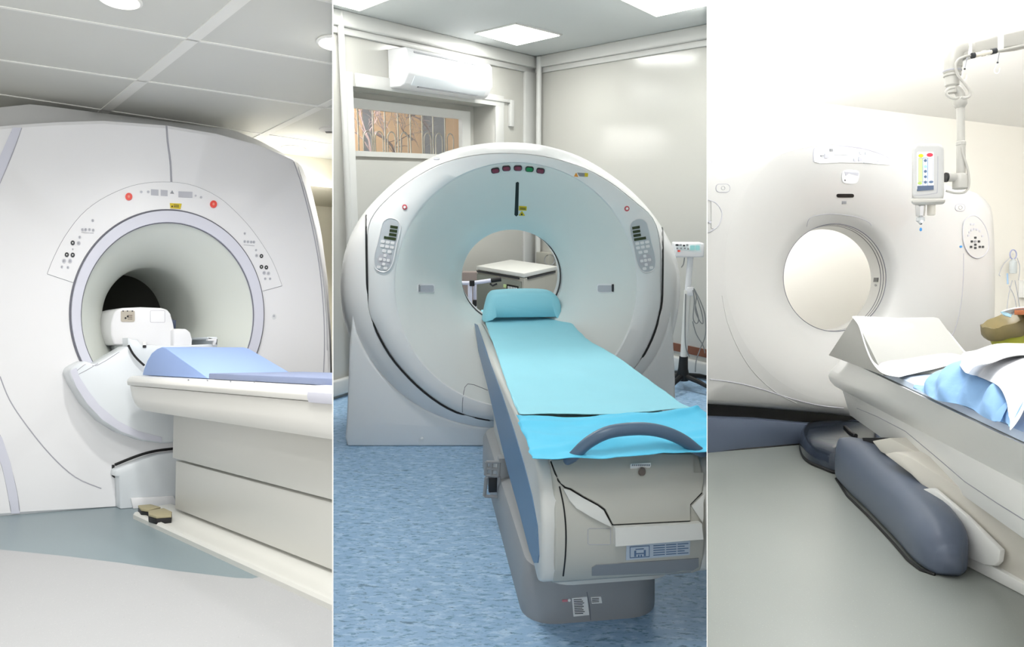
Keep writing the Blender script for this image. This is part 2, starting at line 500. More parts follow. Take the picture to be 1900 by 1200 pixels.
# ---- scanner
C = (310, 585); N = 120
front = star([(-130,262),(-60,243),(0,234),(100,227),(190,224),(310,233),(400,248),(480,269),(545,297),(566,345),(588,430),(603,520),(611,620),(614,720),(611,820),(600,909),(400,925),(210,944.8),(40,954.5),(-120,967),(-165,800),(-180,620),(-165,420)], C, N, 0)
front = [(p[0], p[1]) for p in front]
def sm(poly, c, n): return star(poly, c, n, 0)
sil = star([(-110,225),(-40,207),(0,199),(60,193),(150,190),(250,197),(350,214),(410,232),(480,260),(556,301),(578,350),(596,430),(608,520),(614.5,620),(617,720),(616,820),(610,900),(400,922),(210,940),(40,950),(-120,960),(-160,800),(-175,620),(-160,420)], C, N, 0)
orr = ell(309, 582, 178, 191, N); irr = ell(309, 585, 160, 171.5, N)
t = Thing('mri_scanner', 'large white wide-bore scanner with a lilac-grey ring round its tunnel, under the grey panelled ceiling', 'scanner', B, B.fl(310, 936), None)
Rf = onp(B, front, gl(0), 0); Rs = onp(B, sil, gl(.28), 0)
cen = B.on(C[0], C[1], gl(0))
R1 = onp(B, lerp2(front, scal2(front, C, .985), 1), gl(-.012), 0)
Rmid = [a.lerp(b, .25) for a, b in zip(Rf, Rs)]
Rm = [p + WL*.06 + Z*(.012 if p.z > .3 else 0) for p in Rf]
for q in Rs + Rf + R1 + Rm: q.z = min(q.z, 2.44)
Rb = [p + WL*.8 for p in Rs]
ring_o = onp(B, orr, gl(-.012))
# shell: front face, curved shoulder, sides, back
g = MB().loft([ring_o, R1, Rf, Rm, Rs, Rb])
g.loft([Rb, [(b + (cen + WL*1.3 - b)*.7) for b in Rb]], False, True)
shellL = t.part('front_cover', g, white, target=True, angle=28)
# lilac ring and funnel
ri = onp(B, irr, gl(-.012))
mb = MB().loft([[p + WL*.02 for p in ring_o], [p - WL*.012 for p in ring_o], [p*.98 + q*.02 - WL*.02 for p, q in zip(ring_o, ri)], [p*.05 + q*.95 - WL*.02 for p, q in zip(ring_o, ri)], [p - WL*.01 for p in ri], [p + WL*.03 for p in ri]])
ring = t.part('bore_ring', mb, lilac, target=True, angle=30)
fun = [onp(B, irr, gl(-.01))]
tun = ell(273, 589, 86, 92, N)
for k in range(1, 13):
    s = k/12; ss = s*s*(3-2*s)*.75 + s*.25
    prof = 1 - (1-s)**1.7
    pa = onp(B, irr, gl(-.01)); pb = onp(B, tun, gl(.42))
    ca = sum(pa, V((0,0,0)))/N; cb = sum(pb, V((0,0,0)))/N
    row = []
    for a, b in zip(pa, pb):
        cx = ca.lerp(cb, s); ra = a - ca; rb = b - cb
        row.append(cx + ra.lerp(rb, prof))
    fun.append(row)
for k in (1, 2, 3, 4):
    fun.append([p + WL*.15*k for p in fun[12]])
t.part('tunnel_lining', MB().loft(fun), lining_m, target=True, angle=60)
t.part('tunnel_shade_cap', MB().loft([[p - WL*.01 for p in fun[-1]]], False, True), bore_shade)  # near-black cap: the shade deep in the tunnel is put into its colour
# top hump behind the shoulder
hp = onp(B, [(62,215),(61,187),(72,184.5),(130,186),(220,192),(320,209),(405,238),(430,262)], gl(.55))
for q in hp: q.z = min(q.z, 2.47)
t.part('top_cover', MB().prism(hp, WL*.5), shell, bevel=.006)
sL = [SURF[shellL.name]]
rL = [SURF[ring.name]]
# side strips
for nm, pl in (('side_strip', [(24,237),(40,237),(28,270),(12,310),(-6,352),(-12,330),(0,290)]), ('side_strip', [(-8,800),(4,812),(20,860),(32,915),(37,951),(21,952),(14,910),(4,865),(-8,835)])):
    t.part(nm, patch(B, pl, .004, sL, 14, smooth=0), lilac)
for pl in ([(24,237),(10,285),(-8,335)], [(40,237),(25,280),(4,330),(-6,352)], [(-8,835),(4,865),(14,910),(21,952)], [(37,951),(31,912),(18,860),(2,812),(-8,798)]):
    t.part('seam_line', line(B, pl, .0028, sL), seam_l)
mbs = MB()
line(B, [(545,300),(560,345),(578,415),(592,490),(600,570),(602,640),(600,700)], .0035, sL, mb=mbs)
t.part('seam_line', mbs, seam_l)
t.part('seam_line', line(B, [(551,303),(566,352),(584,425),(597,500),(605,580),(607,650)], .0022, sL), seam_l)
t.part('seam_line', line(B, [(309,234),(311,262),(316,300),(318,338)], .0055, sL), seam_l)
t.part('seam_line', line(B, [(0,698),(18,742),(50,790),(95,845),(140,885),(188,906)], .003, sL), seam_l)
t.part('skirt', patch(B, [(-100,955),(0,952),(40,950.5),(210,941),(232,940),(232,948),(210,948),(40,957),(-100,964)], .004, sL, 14), dkgrey)
# control arc
arc_o = [(88,508),(100,478),(120,440),(150,400),(185,372),(230,350),(270,340),(317,338),(360,345),(405,366),(440,396),(470,430),(497,470),(512,500),(523,530)]
arc_i = [(482,541),(478,515),(465,480),(445,445),(417,414),(380,395),(330,389),(285,391),(245,402),(213,418),(180,448),(155,482),(141,506),(136,524)]
po = cat_rom([V(p) for p in arc_o], 3); pi = cat_rom([V(p) for p in arc_i], 3)
sv = ell(309, 582, 179.5, 192.5, N)
def inner(p):
    d = V(p) - V((309, 582)); a = math.atan2(d.y/192.5, d.x/179.5); return V((309 + 180*math.cos(a), 582 + 193*math.sin(a)))
pi = [inner(p) for p in pi]
t.part('control_fascia', patch(B, [tuple(p) for p in po + pi], .004, sL, 11), white, target=True)
ctl = [B.surf[-1]]
t.part('seam_line', line(B, [tuple(p) for p in po], .0024, sL, smooth=0), seam)
for pl in ([(88,508),(136,524)], [(523,530),(482,541)], [(186,372),(213,417)], [(440,396),(417,432)]):
    t.part('seam_line', line(B, pl, .0024, sL, smooth=6), seam)
t.part('ring_edge', MB().tube([p - WL*.004 for p in onp(B, ell(309,582,179.5,192.5,N), gl(-.012))], .0055, 6, closed=True), seam)
t.part('ring_edge', MB().tube([p - WL*.012 for p in onp(B, irr, gl(-.012))], .0035, 6, closed=True), seam)
for u, v in ((239,365),(396,379)):
    s_ = t.part('stop_button', disc(B, u, v, 6.6, 7, .008, ctl), red)
    t.part('button_mark', disc(B, u, v, 2.2, 2.6, .011, ctl), red_l, under=s_)
for x0, y0, x1, y1 in ((280,351,294,362),(298,352,311,363),(331,355,357,366)):
    t.part('display', patch(B, [(x0,y0),(x1,y0+1),(x1,y1+1),(x0,y1)], .003, ctl), lgrey)
for u, v, r in ((262,356,2.5),(275,356,2.6),(363,363,2),(373,366,2.4)):
    t.part('indicator_mark', disc(B, u, v, r, r, .002, ctl, 8), lgrey)
t.part('warning_mark', patch(B, [(315.5,359),(323,359.5),(319.5,353)], .002, ctl), grey)
lb = t.part('warning_label', patch(B, [(315,377),(337,378),(335,388),(316,386.5)], .006, ctl), yellow)
mbs = MB()
for y in (380, 383): patch(B, [(322,y),(332,y+.6),(332,y+1.8),(322,y+1.2)], .0075, ctl, mb=mbs)
patch(B, [(317.5,384.5),(321,384.7),(319.4,380.5)], .0075, ctl, mb=mbs)
t.part('print', mbs, black, under=lb)
t.part('laser_window', patch(B, [(314,387),(333,389),(332,393),(315,391.5)], .01, ctl), lilac)
def btn(u, v, r, dark, lab=None):
    b_ = t.part('button', disc(B, u, v, r, r*1.12, .004, ctl, 12), MATS['dark_grey_plastic'] if dark else lgrey)
    if dark: t.part('button_mark', disc(B, u, v, r*.28, r*.32, .005, ctl, 8), paper, under=b_)
    else: t.part('button_mark', patch(B, [(u-r*.4, v-r*.5), (u+r*.5, v), (u-r*.4, v+r*.5)], .005, ctl), grey, under=b_)
for u, v, r, d in ((172,409,2.5,0),(153,426,2.6,0),(159,426,2.6,0),(166,426,2.6,0),(173,427,2.6,0),(148,440,2.4,0),(135,450.5,4,1),(146,451,3.4,0),
                   (135,462,1.3,0),(124,472.5,4,1),(135,473,4,1),(119,484,3.6,0),(130,484,3.6,0),(115,495,2.4,0),(126,496,2.4,0),
                   (454,433,2,0),(454,448,2.4,0),(460,448.5,2.4,0),(466,449,2.4,0),(471,449,2.4,0),(475,464,2,0),(476,474,2.8,0),(485,475,3.4,1),
                   (485,495,3.4,1),(494,496,3.4,1),(490,506,3,0),(498,507,3,0),(492,517,2.2,0),(501,517,2.2,0)):
    btn(u, v, r, d)
for pl in ([(151,431),(174,432.5)], [(452,454),(472,456)]):
    t.part('underline_mark', line(B, pl, .0012, ctl, smooth=2, off=.004), seam_l)
t.part('screw_cap', disc(B, 508.5, 587, 4, 5, .004, sL), shell)
t.part('screw_cap', disc(B, 508, 586, 2, 2.4, .007, sL, 10), lgrey)

# ---- table docked to the scanner
tp = B.fl(247, 962)                                  # floor point on the near side line
E = Z.cross(WL); E = E if E.y > 0 else -E            # across the table, away from the eye
def ts(e): return (tp + E*e, V((E.x, E.y, 0)))       # vertical plane along the table, e metres in
def T(e, s, z): return tp + E*e - WL*s + Z*z         # s runs from the scanner towards the eye
def sof(p): return -(p - tp).dot(WL)
zt = B.on(238, 697, ts(0)).z
zb = B.on(262, 763, ts(.03)).z
print('table top z', zt, 'skirt bottom', zb, 's at left end', sof(B.on(238, 700, ts(0))), 's at 617', sof(B.on(617, 1137, ts(0))))
zc = B.on(309, 585, gl(0)); print('bore centre', zc, 'e', (zc - tp).dot(E), 's', sof(zc))
t = Thing('patient_table', 'long white panelled patient table docked to the wide-bore scanner, blue pads on top', 'table', B, T(.3, 1, 0))
s0 = sof(B.on(239, 730, ts(0))); S1 = 3.4; WT = .62
h0 = zt - B.on(239, 714, ts(0)).z
prof = [(0.0, zt-.012), (-.012, zt-.03), (-.012, zt-h0+.012), (0, zt-h0)]
top = MB(); pr = [(WT, zt), (.02, zt), (.004, zt-.006), (-.008, zt-.02), (-.012, zt-h0*.6), (-.008, zt-h0), (.01, zt-h0-.004), (WT, zt-h0-.004)]
se = sof(B.on(577, 712, ts(0)))
top.loft([[T(e, s, z) for e, z in pr] for s in (s0, se)], True, True)
topo = t.part('top_rail', top, white_warm, bevel=.003, target=True, angle=40)
pr2 = [(WT, zt+.004), (.02, zt+.004), (.0, zt-.004), (-.016, zt-.02), (-.018, zt-h0*.7), (-.012, zt-h0-.006), (.01, zt-h0-.01), (WT, zt-h0-.01)]
t.part('end_rail', MB().loft([[T(e, s, z) for e, z in pr2] for s in (se+.004, S1)], True, True), grey if False else lilac, label='grey end of the table rail')
sk = [(WT-.02, zt-h0-.005), (.004, zt-h0-.005), (.004, zb+.07), (.012, zb+.03), (.03, zb+.006), (.06, zb), (WT-.05, zb)]
rings = []
for s, k in ((s0+.005, .35), (s0+.02, .2), (s0+.07, .06), (s0+.16, 0), (S1, 0)):
    rings.append([T(e, s, min(z + k*.25*(1 if z < zb+.1 else 0), zt-h0-.005)) for e, z in sk])
sko = t.part('skirt', MB().loft(rings, True, True), white_warm, target=True, angle=30)
e2 = .13
zg = [B.on(322, 850, ts(e2)).z, B.on(336, 950, ts(e2)).z]; sb = sof(B.on(321, 800, ts(e2)))
print('grooves z', zg, 'body s', sb)
for k, (z0, z1, ee, ss) in enumerate(((zg[0], zb-.004, e2, sb), (zg[1], zg[0]-.014, e2+.012, sb+.015), (.055, zg[1]-.012, e2+.03, sb+.06))):
    pn = t.part('side_panel', MB().box(T(ee, ss, z0), -WL*(S1-ss), E*(WT-.1-e2), Z*(z1-z0)), couch_w if k < 3 else white, bevel=.004, target=True)
t.part('inner_frame', MB().box(T(e2+.06, sb+.08, .05), -WL*(S1-.1), E*.2, Z*(zb-.08)), grey)
# base tray with a raised lip
tr = [(-.0, 0), (-.0, .022), (.008, .034), (.022, .036), (.034, .026), (.08, .028), (.115, .036), (.14, .052), (.2, .055), (.2, 0)]
t.part('base_tray', MB().loft([[T(e, s, z) for e, z in tr] for s in (-.0, S1)], True, True), tray_m, target=True, bevel=0, angle=30)
for u, v in ((350,703),(385,704),(428,706),(472,707)):
    t.part('rail_clip', disc(B, u, v+2, 1.6, 1.2, .003, [SURF[topo.name]], 8), grey)
t.part('bumper_screw', disc(B, 235, 722, 3, 3.5, .012, [SURF[topo.name], SURF[sko.name]] , 10), dkgrey) if False else None
c_ = T(0.03, s0-.01, zt-h0-.015); t.part('bumper_screw', MB().ball(c_, .011), dkgrey)
# dock cover swelling out of the scanner front under the bore
dk = [(238,641),(258,668),(285,688),(322,706),(360,760),(322,822),(300,822.5),(265,818),(225,804),(190,782),(160,750),(138,714),(129,694),(131,684),(140,678),(158,669),(177,676)]
t2 = t
dp = onp(B, dk, gl(-.17))
dock = t.part('dock_cover', MB().prism(dp, WL*.165), white_cool, bevel=.014, seg=3, target=True)
sd = [SURF[dock.name]]
t.part('dock_band', patch(B, [(131,688),(142,682),(146,697),(162,722),(185,752),(218,780),(255,799),(300,811),(330,812),(330,820),(300,820),(262,814),(225,800),(190,778),(162,748),(142,716)], .005, sd, 9), lilac)
t.part('seam_line', line(B, [(142,688),(165,672),(180,678),(238,642)], .002, sd, smooth=3), seam_l)
t.part('seam_line', line(B, [(146,694),(165,684),(182,674)], .002, sd, smooth=3), seam_l)
cb = MB(); pth = [B.on(u, v, gl(-.2)) for u, v in ((238,640),(246,655),(256,667),(268,678))]
t.part('gasket', MB().tube(cat_rom(pth, 4), .0065, 8), black)
# lower dock block, foot well
lo = [(213,884),(215,872),(240,862),(265,852),(290,844),(330,838),(352,836),(352,955),(247,962),(233,958),(223,947),(221,884)]
lp = onp(B, lo, gl(-.10), .0)
t.part('dock_foot', MB().prism(lp, WL*.1), white_cool, bevel=.008, seg=2, target=True); sf = [B.surf[-1]]
t.part('gasket', line(B, [(213,862),(240,851),(265,842),(290,836),(322,832)], .009, sL + sf, off=-.0), black)
t.part('gasket', line(B, [(210,862),(210,882),(217,887),(217,942)], .008, sL, smooth=0), black)
well = onp(B, [(243,924),(322,920),(330,960),(247,962)], gl(-.12), .0)
t.part('foot_well', MB().prism(well, WL*.015), white, bevel=.003)
def pedal(pts, lab=None):
    q = [B.fl(u, v, .055) for u, v in pts]
    p_ = t.part('foot_pedal', MB().prism(q, Z*.012), tan, bevel=.003, label='tan rubber foot pedal')
    t.part('pedal_base', MB().prism([x - Z*.03 for x in q], Z*.029), black, under=p_, bevel=.002)
pedal([(256,941),(280,939),(298,944),(276,950),(262,948)]); pedal([(275,951),(304,946),(319,953),(318,960),(290,962),(276,958)])
# vertical column behind the shield
t.part('column_edge', MB().box(B.fl(188, 946) - UL*0 - WL*.02, UL*.12, WL*.02, Z*.4), white_cool, bevel=.004) if False else None

# ---- foam wedge and mattress on the table
wt = [(264,694),(267,684),(273,669),(281,655),(291,647),(300,643.5),(308,646),(387,696)]
wp = onp(B, wt, ts(.07))
for i in (0, 7): wp[i].z = zt + .003
wd = UL*.43
single('foam_wedge', 'blue foam wedge cushion with a rounded crest on the white scanner table', 'cushion', B, MB().prism(wp, wd), pad_blue, bevel=.005)
sm0 = sof(B.on(387, 696, ts(.06)))
mb = MB().box(T(.06, sm0, zt+.002), -WL*(S1-sm0-.1), E*.5, Z*.028)
single('table_mattress', 'thin blue-grey mattress pad lying flat on the table beyond the foam wedge', 'mattress', B, mb, pad_grey, bevel=.005)
# second pad's sloping tail
q0 = [B.on(u, v, ts(.42)) for u, v in ((420,650),(505,694),(470,694))]

# ---- head coil inside the bore
tc = Thing('head_coil', 'white rounded head coil housing inside the dark tunnel, with a small button pad', 'medical device', B, B.on(262, 640, gl(.1)))
hc = [(212,640),(206,620),(206,600),(211,582),(217,574),(228,571),(262,569.5),(300,571),(311,574),(317,582),(322,600),(326,622),(330,645)]
hp = onp(B, hc, gl(.05))
o1 = tc.part('housing', MB().prism(hp, WL*.34), white, bevel=.012, seg=3, target=True)
sh = [SURF[o1.name]]
kp = tc.part('keypad', patch(B, rrect(224, 576, 250, 597, 3), .004, sh), mat('keypad_beige', '#b8b0a2', rough=.5))
mbs = MB()
for k in range(5):
    for j in range(3): patch(B, rrect(241+k*1.8-4, 584+j*3.4, 242.2+k*1.8-4, 586+j*3.4, .3, 1), .0055, sh, mb=mbs)
tc.part('keys', mbs, mat('key_brown', '#6b5c50', rough=.5), under=kp)
for u, v in ((233,590),(237,587)): tc.part('button', disc(B, u, v, 1.9, 1.9, .006, sh, 10), black, under=kp)
for u in (228.5, 236.5, 245.5): tc.part('indicator_mark', disc(B, u, 577, 1.3, 1.3, .0055, sh, 8), dkgrey, under=kp)
tc.part('seam_line', line(B, rrect(279, 576, 306, 598, 2), .0012, sh, smooth=0, closed=True), seam_l)
tc.part('side_lobe', MB().prism(onp(B, [(322,645),(322,612),(328,609.5),(345,610),(353,616),(357,630),(356,645)], gl(.0)), WL*.25), white, bevel=.008, seg=3)
tc.part('strap_pad', MB().prism(onp(B, [(318,592),(327,594),(326,612),(322,610)], gl(.2)), WL*.1), mat('navy_pad', '#33415c'), bevel=.003)
tr_ = Thing('table_cradle', 'white sliding cradle board running from the table into the scanner tunnel', 'tray', B, B.on(300, 690, gl(0)))
crd = onp(B, [(237,626),(244,629),(255,630),(262,640),(268,640),(330,641),(400,638),(402,630),(385,628),(384,625),(403,625),(404,640),(396,656),(375,690),(262,694),(254,668),(238,645)], gl(-.05))
tr_.part('board', MB().prism(crd, WL*.8), white_cool, bevel=.004, target=True)
tr_.part('hinge_mark', patch(B, rrect(265, 634, 271, 645, 1, 2), .006), paper)
tr_.part('hinge_mark', patch(B, rrect(264.6, 641, 271.4, 645, .8, 2), .007), black)
tr_.part('side_clip', MB().prism(onp(B, [(386,629),(403,628),(400,640),(396,640),(397,632),(386,632)], gl(-.08)), WL*.03), white, bevel=.002)
sh_ = onp(B, [(186,627),(260,627),(470,640),(470,760),(150,760)], gl(.1))
t = Thing('bore_floor', 'x', 'x', B, V((0,0,0))) if False else None
# ================================================================== MIDDLE BAY: the ring scanner on the blue floor
B = Mi
# ---- room shell: corner of two panelled walls, far end
cf = B.fl(990, 627)                                   # foot of the corner
dl_ = -B.hdir(1947)                                   # left wall runs from the corner towards the eye
dr_ = -B.hdir(-213)                                   # right wall likewise
CHm = B.on(990, 108, (cf, V((0, 1, 0)))).z
print('middle corner', cf, 'ceiling', CHm)
nl = V((dl_.y, -dl_.x, 0)); nl = nl if nl.dot(-cf) > 0 else -nl      # into the room
nr = V((dr_.y, -dr_.x, 0)); nr = nr if nr.dot(-cf) > 0 else -nr
PL = (cf, nl); PR = (cf, nr)
mb = MB().box((-6, -.3, -.1), V((12, 0, 0)), V((0, 11.5, 0)), Z*.1)
struct('floor', mb, lino_blue, B, flat=True, target=True)
mb = MB().box((-6, -.3, CHm), V((12, 0, 0)), V((0, 11.5, 0)), Z*.08)
struct('ceiling', mb, ceil_m, B, flat=True)
# left wall with its deep window niche
def wl(u, v): return B.on(u, v, PL)
def ax(p): return (p - cf).dot(dl_)
a0, a1 = ax(wl(918, 230)), ax(wl(655, 230)); zt_, zb_ = B.on(655, 160, PL).z, B.on(657, 296, PL).z
print('niche', a0, a1, zb_, zt_)
D = .26
def WLp(a, z, d=0): return cf + dl_*a + Z*z - nl*d
mb = MB()
TH = -nl*.45
mb.box(WLp(-.45, 0), dl_*(a0+.45), TH, Z*CHm).box(WLp(a1, 0), dl_*3.5, TH, Z*CHm)
mb.box(WLp(a0, 0), dl_*(a1-a0), TH, Z*zb_).box(WLp(a0, zt_), dl_*(a1-a0), TH, Z*(CHm-zt_))
struct('wall_left', mb, wall_m, B, flat=True, target=True)
mb = MB().box(cf - dr_*.45, dr_*9, -nr*.2, Z*CHm)
struct('wall_right', mb, wall_m, B, flat=True, target=True)
# window set back in the niche
PW = (cf - nl*D, nl)
def aw(u, v): q = B.on(u, v, PW); return (q - PW[0]).dot(dl_), q.z
wa0, wz1 = aw(865, 206); wa1, wz0 = aw(640, 296); wz1 = aw(800, 200)[1]
ga0, gz1 = aw(850, 221); _, gz0 = aw(850, 289); ga1 = aw(650, 240)[0]
gz1 = aw(750, 211)[1]; gz0 = aw(750, 284)[1]; wz0 = aw(750, 293)[1]
print('window', wa0, wa1, wz0, wz1, ga0, ga1, gz0, gz1)
def Wp(a, z, d=0): return PW[0] + dl_*a + Z*z - nl*d
mb = MB()
mb.box(Wp(wa0, wz0), dl_*(wa1-wa0), nl*.05, Z*(gz0-wz0)).box(Wp(wa0, gz1), dl_*(wa1-wa0), nl*.05, Z*(wz1-gz1))
mb.box(Wp(wa0, gz0), dl_*(ga0-wa0), nl*.05, Z*(gz1-gz0)).box(Wp(ga1, gz0), dl_*(wa1-ga1), nl*.05, Z*(gz1-gz0))
o = struct('window_1', mb, trim_m, B, flat=True)
pane = build('pane', MB().box(Wp(ga0, gz0, .0), dl_*(ga1-ga0), nl*.008, Z*(gz1-gz0)), glass, B, None, None, flat=True)
pane.parent = o; pane.matrix_world = B.M
mb = MB().box(Wp(wa0-.3, wz1), dl_*(wa1-wa0+.3), nl*D*.98, Z*.004) if False else None
# wall fill around the window, behind the niche
mb = MB().box(Wp(wa0-.5, 0, .0), dl_*.5, -nl*.1, Z*CHm).box(Wp(wa0, 0, 0), dl_*4, -nl*.1, Z*(wz0)).box(Wp(wa0, wz1, 0), dl_*4, -nl*.1, Z*(CHm-wz1)).box(Wp(wa1, wz0, 0), dl_*3, -nl*.1, Z*(wz1-wz0))
struct('wall_window_recess', mb, wall_m, B, flat=True)
# niche casing
mb = MB().box(WLp(a0-.13, zt_-.0), dl_*(a1-a0+.1), nl*.018, Z*.10).box(WLp(a0-.13, zb_), dl_*.13, nl*.018, Z*(zt_-zb_)).box(WLp(a1, 0), dl_*.1, nl*.018, Z*(zt_+.1))
struct('trim_1', mb, trim_m, B, bevel=.004)
# cornice, corner casing, panel joints
def run(a, b, z, w, h, base, dd, nn): return MB().box(base + dd*a + Z*(z-h), dd*(b-a), nn*w, Z*h)
struct('trim_2', run(0, 6, CHm, .07, .11, cf, dl_, nl), trim_m, B, bevel=.012, seg=3)
struct('trim_3', run(0, 8, CHm, .07, .11, cf, dr_, nr), trim_m, B, bevel=.012, seg=3)
struct('trim_4', run(0, 6, CHm-.11, .03, .05, cf, dl_, nl), trim_m, B, bevel=.006)
struct('trim_5', run(0, 8, CHm-.11, .03, .05, cf, dr_, nr), trim_m, B, bevel=.006)
struct('trim_6', MB().box(cf, dl_*.22, nl*.03, Z*CHm), trim_m, B, bevel=.004)
pj = wl(855, 140)
struct('trim_7', MB().box(WLp(ax(pj)-.006, zt_+.05), dl_*.012, nl*.006, Z*(CHm-zt_-.1)), grey, B, flat=True)
struct('baseboard_right', run(0, 8, .16, .05, .13, cf, dr_, nr), trim_m, B, bevel=.02, seg=3)
struct('trim_8', run(0, 8, .27, .012, .07, cf, dr_, nr), brown, B, flat=True)
struct('baseboard_left', run(0, 6, .16, .05, .13, cf, dl_, nl), trim_m, B, bevel=.02, seg=3)
# pipes
pp = cf + (nl + nr).normalized()*.12 + dr_*.05
single('heating_pipe', 'white vertical pipe running down the corner between the glossy walls', 'pipe', B, MB().tube([pp + Z*.0, pp + Z*1.5, pp + Z*(CHm-.01)], .028, 14), trim_m)
q = B.on(630, 200, PL) + nl*.05
p2 = V((q.x, q.y, 0))
single('heating_pipe', 'white vertical pipe on the window wall next to the left partition', 'pipe', B, MB().tube([p2, p2 + Z*1.5, p2 + Z*(CHm-.01)], .024, 14), trim_m)
ch = Thing('cable_trunking', 'white L-shaped trunking under the air conditioner, turning down beside the window niche', 'trunking', B, wl(948, 240))
x0, x1 = wl(880, 172), wl(948, 188)
zc_ = x1.z
ch.part('run', MB().box(WLp(ax(x1), zc_-.02), dl_*(ax(x0)-ax(x1)), nl*.03, Z*.03), trim_m, bevel=.004)
ch.part('drop', MB().box(WLp(ax(x1)-.01, B.on(948, 235, PL).z), dl_*.06, nl*.035, Z*(zc_-B.on(948, 235, PL).z+.01)), trim_m, bevel=.004)

# outside the window
ob = PW[0] - nl*2.2
mb = MB().box(ob - dl_*4, dl_*13, -nl*.3, Z*4.5)
bd = single('neighbouring_building', 'peach plastered building seen outside through the window', 'building', B, mb, peach, flat=True)
PO = (ob, nl)
i = 0
for u0, u1, v0, v1, lab in ((672,688,190,300,'narrow grey recessed bay of the peach building, left of the branches'), (783,823,190,300,'wide dark recessed bay of the peach building, right of the branches')):
    s0_, s1_ = (B.on(u0, 240, PO) - ob).dot(dl_), (B.on(u1, 240, PO) - ob).dot(dl_)
    w_ = build('window', MB().box(ob + dl_*s1_ + nl*.02 + Z*.5, dl_*(s0_-s1_), -nl*.3, Z*3.5), darkwin, B, None, bd, flat=True)
    w_.matrix_world = B.M
pb_ = PW[0] - nl*.45
PB = (pb_, nl)
gr = Thing('window_grille', 'pale iron window grille with upright bars and small arches outside the pane', 'grille', B, pb_)
def gp(u, v): return B.on(u, v, PB)
for u in (664, 692, 714, 738, 761, 783, 803, 825):
    a_ = gp(u, 240); gr.part('bar', MB().tube([V((a_.x, a_.y, wz0-.3)), V((a_.x, a_.y, wz1+.3))], .007, 8), iron)
for u in (682, 703, 726, 750, 793, 814, 835):
    a_ = gp(u, 259 + (u-793)*.02); r_ = .052
    path = [a_ + dl_*r_*math.cos(t_) + Z*(r_*1.25*math.sin(t_)) for t_ in [math.pi*k/10 for k in range(11)]]
    path = [path[0] - Z*.3] + path + [path[-1] - Z*.3]
    gr.part('arch', MB().tube(path, .006, 8), iron)
tb_ = pb_ - nl*.8; PT = (tb_, nl)
tr = MB(); rng = random.Random(3)
def branch(p, d, l, r, k):
    path = [p]; q = p.copy(); dd = d.copy()
    for i in range(5):
        dd = (dd + V((rng.uniform(-.35,.35), rng.uniform(-.35,.35), rng.uniform(-.3,.3)))).normalized(); q = q + dd*l/5; path.append(q.copy())
    tr.tube(path, [r*.8*(1-.13*i) for i in range(6)], 6)
    if k:
        for i in (1, 2, 3, 4, 5):
            if rng.random() < .75: branch(path[i], (dd + dl_*rng.uniform(-1,1) + Z*rng.uniform(-1,1)).normalized(), l*.62, r*.55, k-1)
for u, v, u2, v2, r in ((696,246,790,280,.022),(700,190,690,230,.012),(740,190,770,235,.015),(775,205,745,250,.012),(690,300,668,200,.018),(765,260,745,215,.012)):
    p_, q_ = B.on(u, v, PT), B.on(u2, v2, PT); branch(p_, (q_-p_).normalized(), (q_-p_).length, r, 2 if r > .02 else 3)
single('bare_tree', 'bare winter branches of a tree outside the window in front of the peach wall', 'tree', B, tr, bark)

# air conditioner
ac = Thing('air_conditioner', 'white split air conditioner on the wall above the window niche', 'air conditioner', B, wl(790, 130))
aR, aL = ax(wl(881, 130)), ax(wl(700, 130)); zT = B.on(785, 104, PL).z; zB = zT - .30
pr = [(0, 0), (.19, .0), (.215, -.03), (.22, -.20), (.17, -.28), (.13, -.30), (0, -.30)]
acb = ac.part('body', MB().loft([[WLp(a, zT + z) + nl*d for d, z in pr] for a in (aR+.02, aL-.12)], True, True), white, bevel=.012, seg=3, target=True)
sa = [SURF[acb.name]]
ac.part('intake_slot', MB().cbox(WLp((aR+aL)/2-.02, zT-.032) + nl*.214, dl_, nl, Z, (aL-aR)*.72, .012, .012), grey)
ac.part('louvre', MB().loft([[WLp(a, zT + z) + nl*d for d, z in ((.222,-.21), (.178,-.285), (.17,-.28), (.21,-.21))] for a in (aR+.1, aL-.2)], True, True), white_cool, bevel=.002)
ac.part('outlet_slot', MB().cbox(WLp((aR+aL)/2-.05, zT-.287) + nl*.165, dl_, nl, Z, (aL-aR)*.62, .02, .008), grey)

# ceiling LED panels
def led(px4, lab):
    c4 = [B.fl(u, v, CHm) for u, v in px4]
    c = sum(c4, V((0,0,0)))/4
    t = Thing('led_panel', lab, 'light', B, c, 'square LED panels in the grey ceiling')
    t.part('frame', MB().prism([p + (p-c)*.07 - Z*.012 for p in c4], Z*.012), trim_m)
    t.part('diffuser', MB().prism([p - Z*.016 for p in c4], Z*.004), led_on)
    return c
d1 = dl_*.0
ledc = led([(885,60),(959,81),(1038,63),(957,43)], 'square glowing ceiling LED panel nearest the wall corner')
base4 = [B.fl(u, v, CHm) for u, v in [(885,60),(959,81),(1038,63),(957,43)]]
def led_at(u, v, k, lab):
    near = B.fl(u, v, CHm); off = near - base4[k]
    c4 = [p + off for p in base4]
    c = sum(c4, V((0,0,0)))/4
    t = Thing('led_panel', lab, 'light', B, c, 'square LED panels in the grey ceiling')
    t.part('frame', MB().prism([p + (p-c)*.07 - Z*.012 for p in c4], Z*.012), trim_m)
    t.part('diffuser', MB().prism([p - Z*.016 for p in c4], Z*.004), led_on)
    return c
lc2 = led_at(667, 16, 1, 'square glowing ceiling LED panel cut by the top edge near the left partition')
lc3 = led_at(1218, 27, 1, 'square glowing ceiling LED panel cut by the top edge over the right glossy wall')

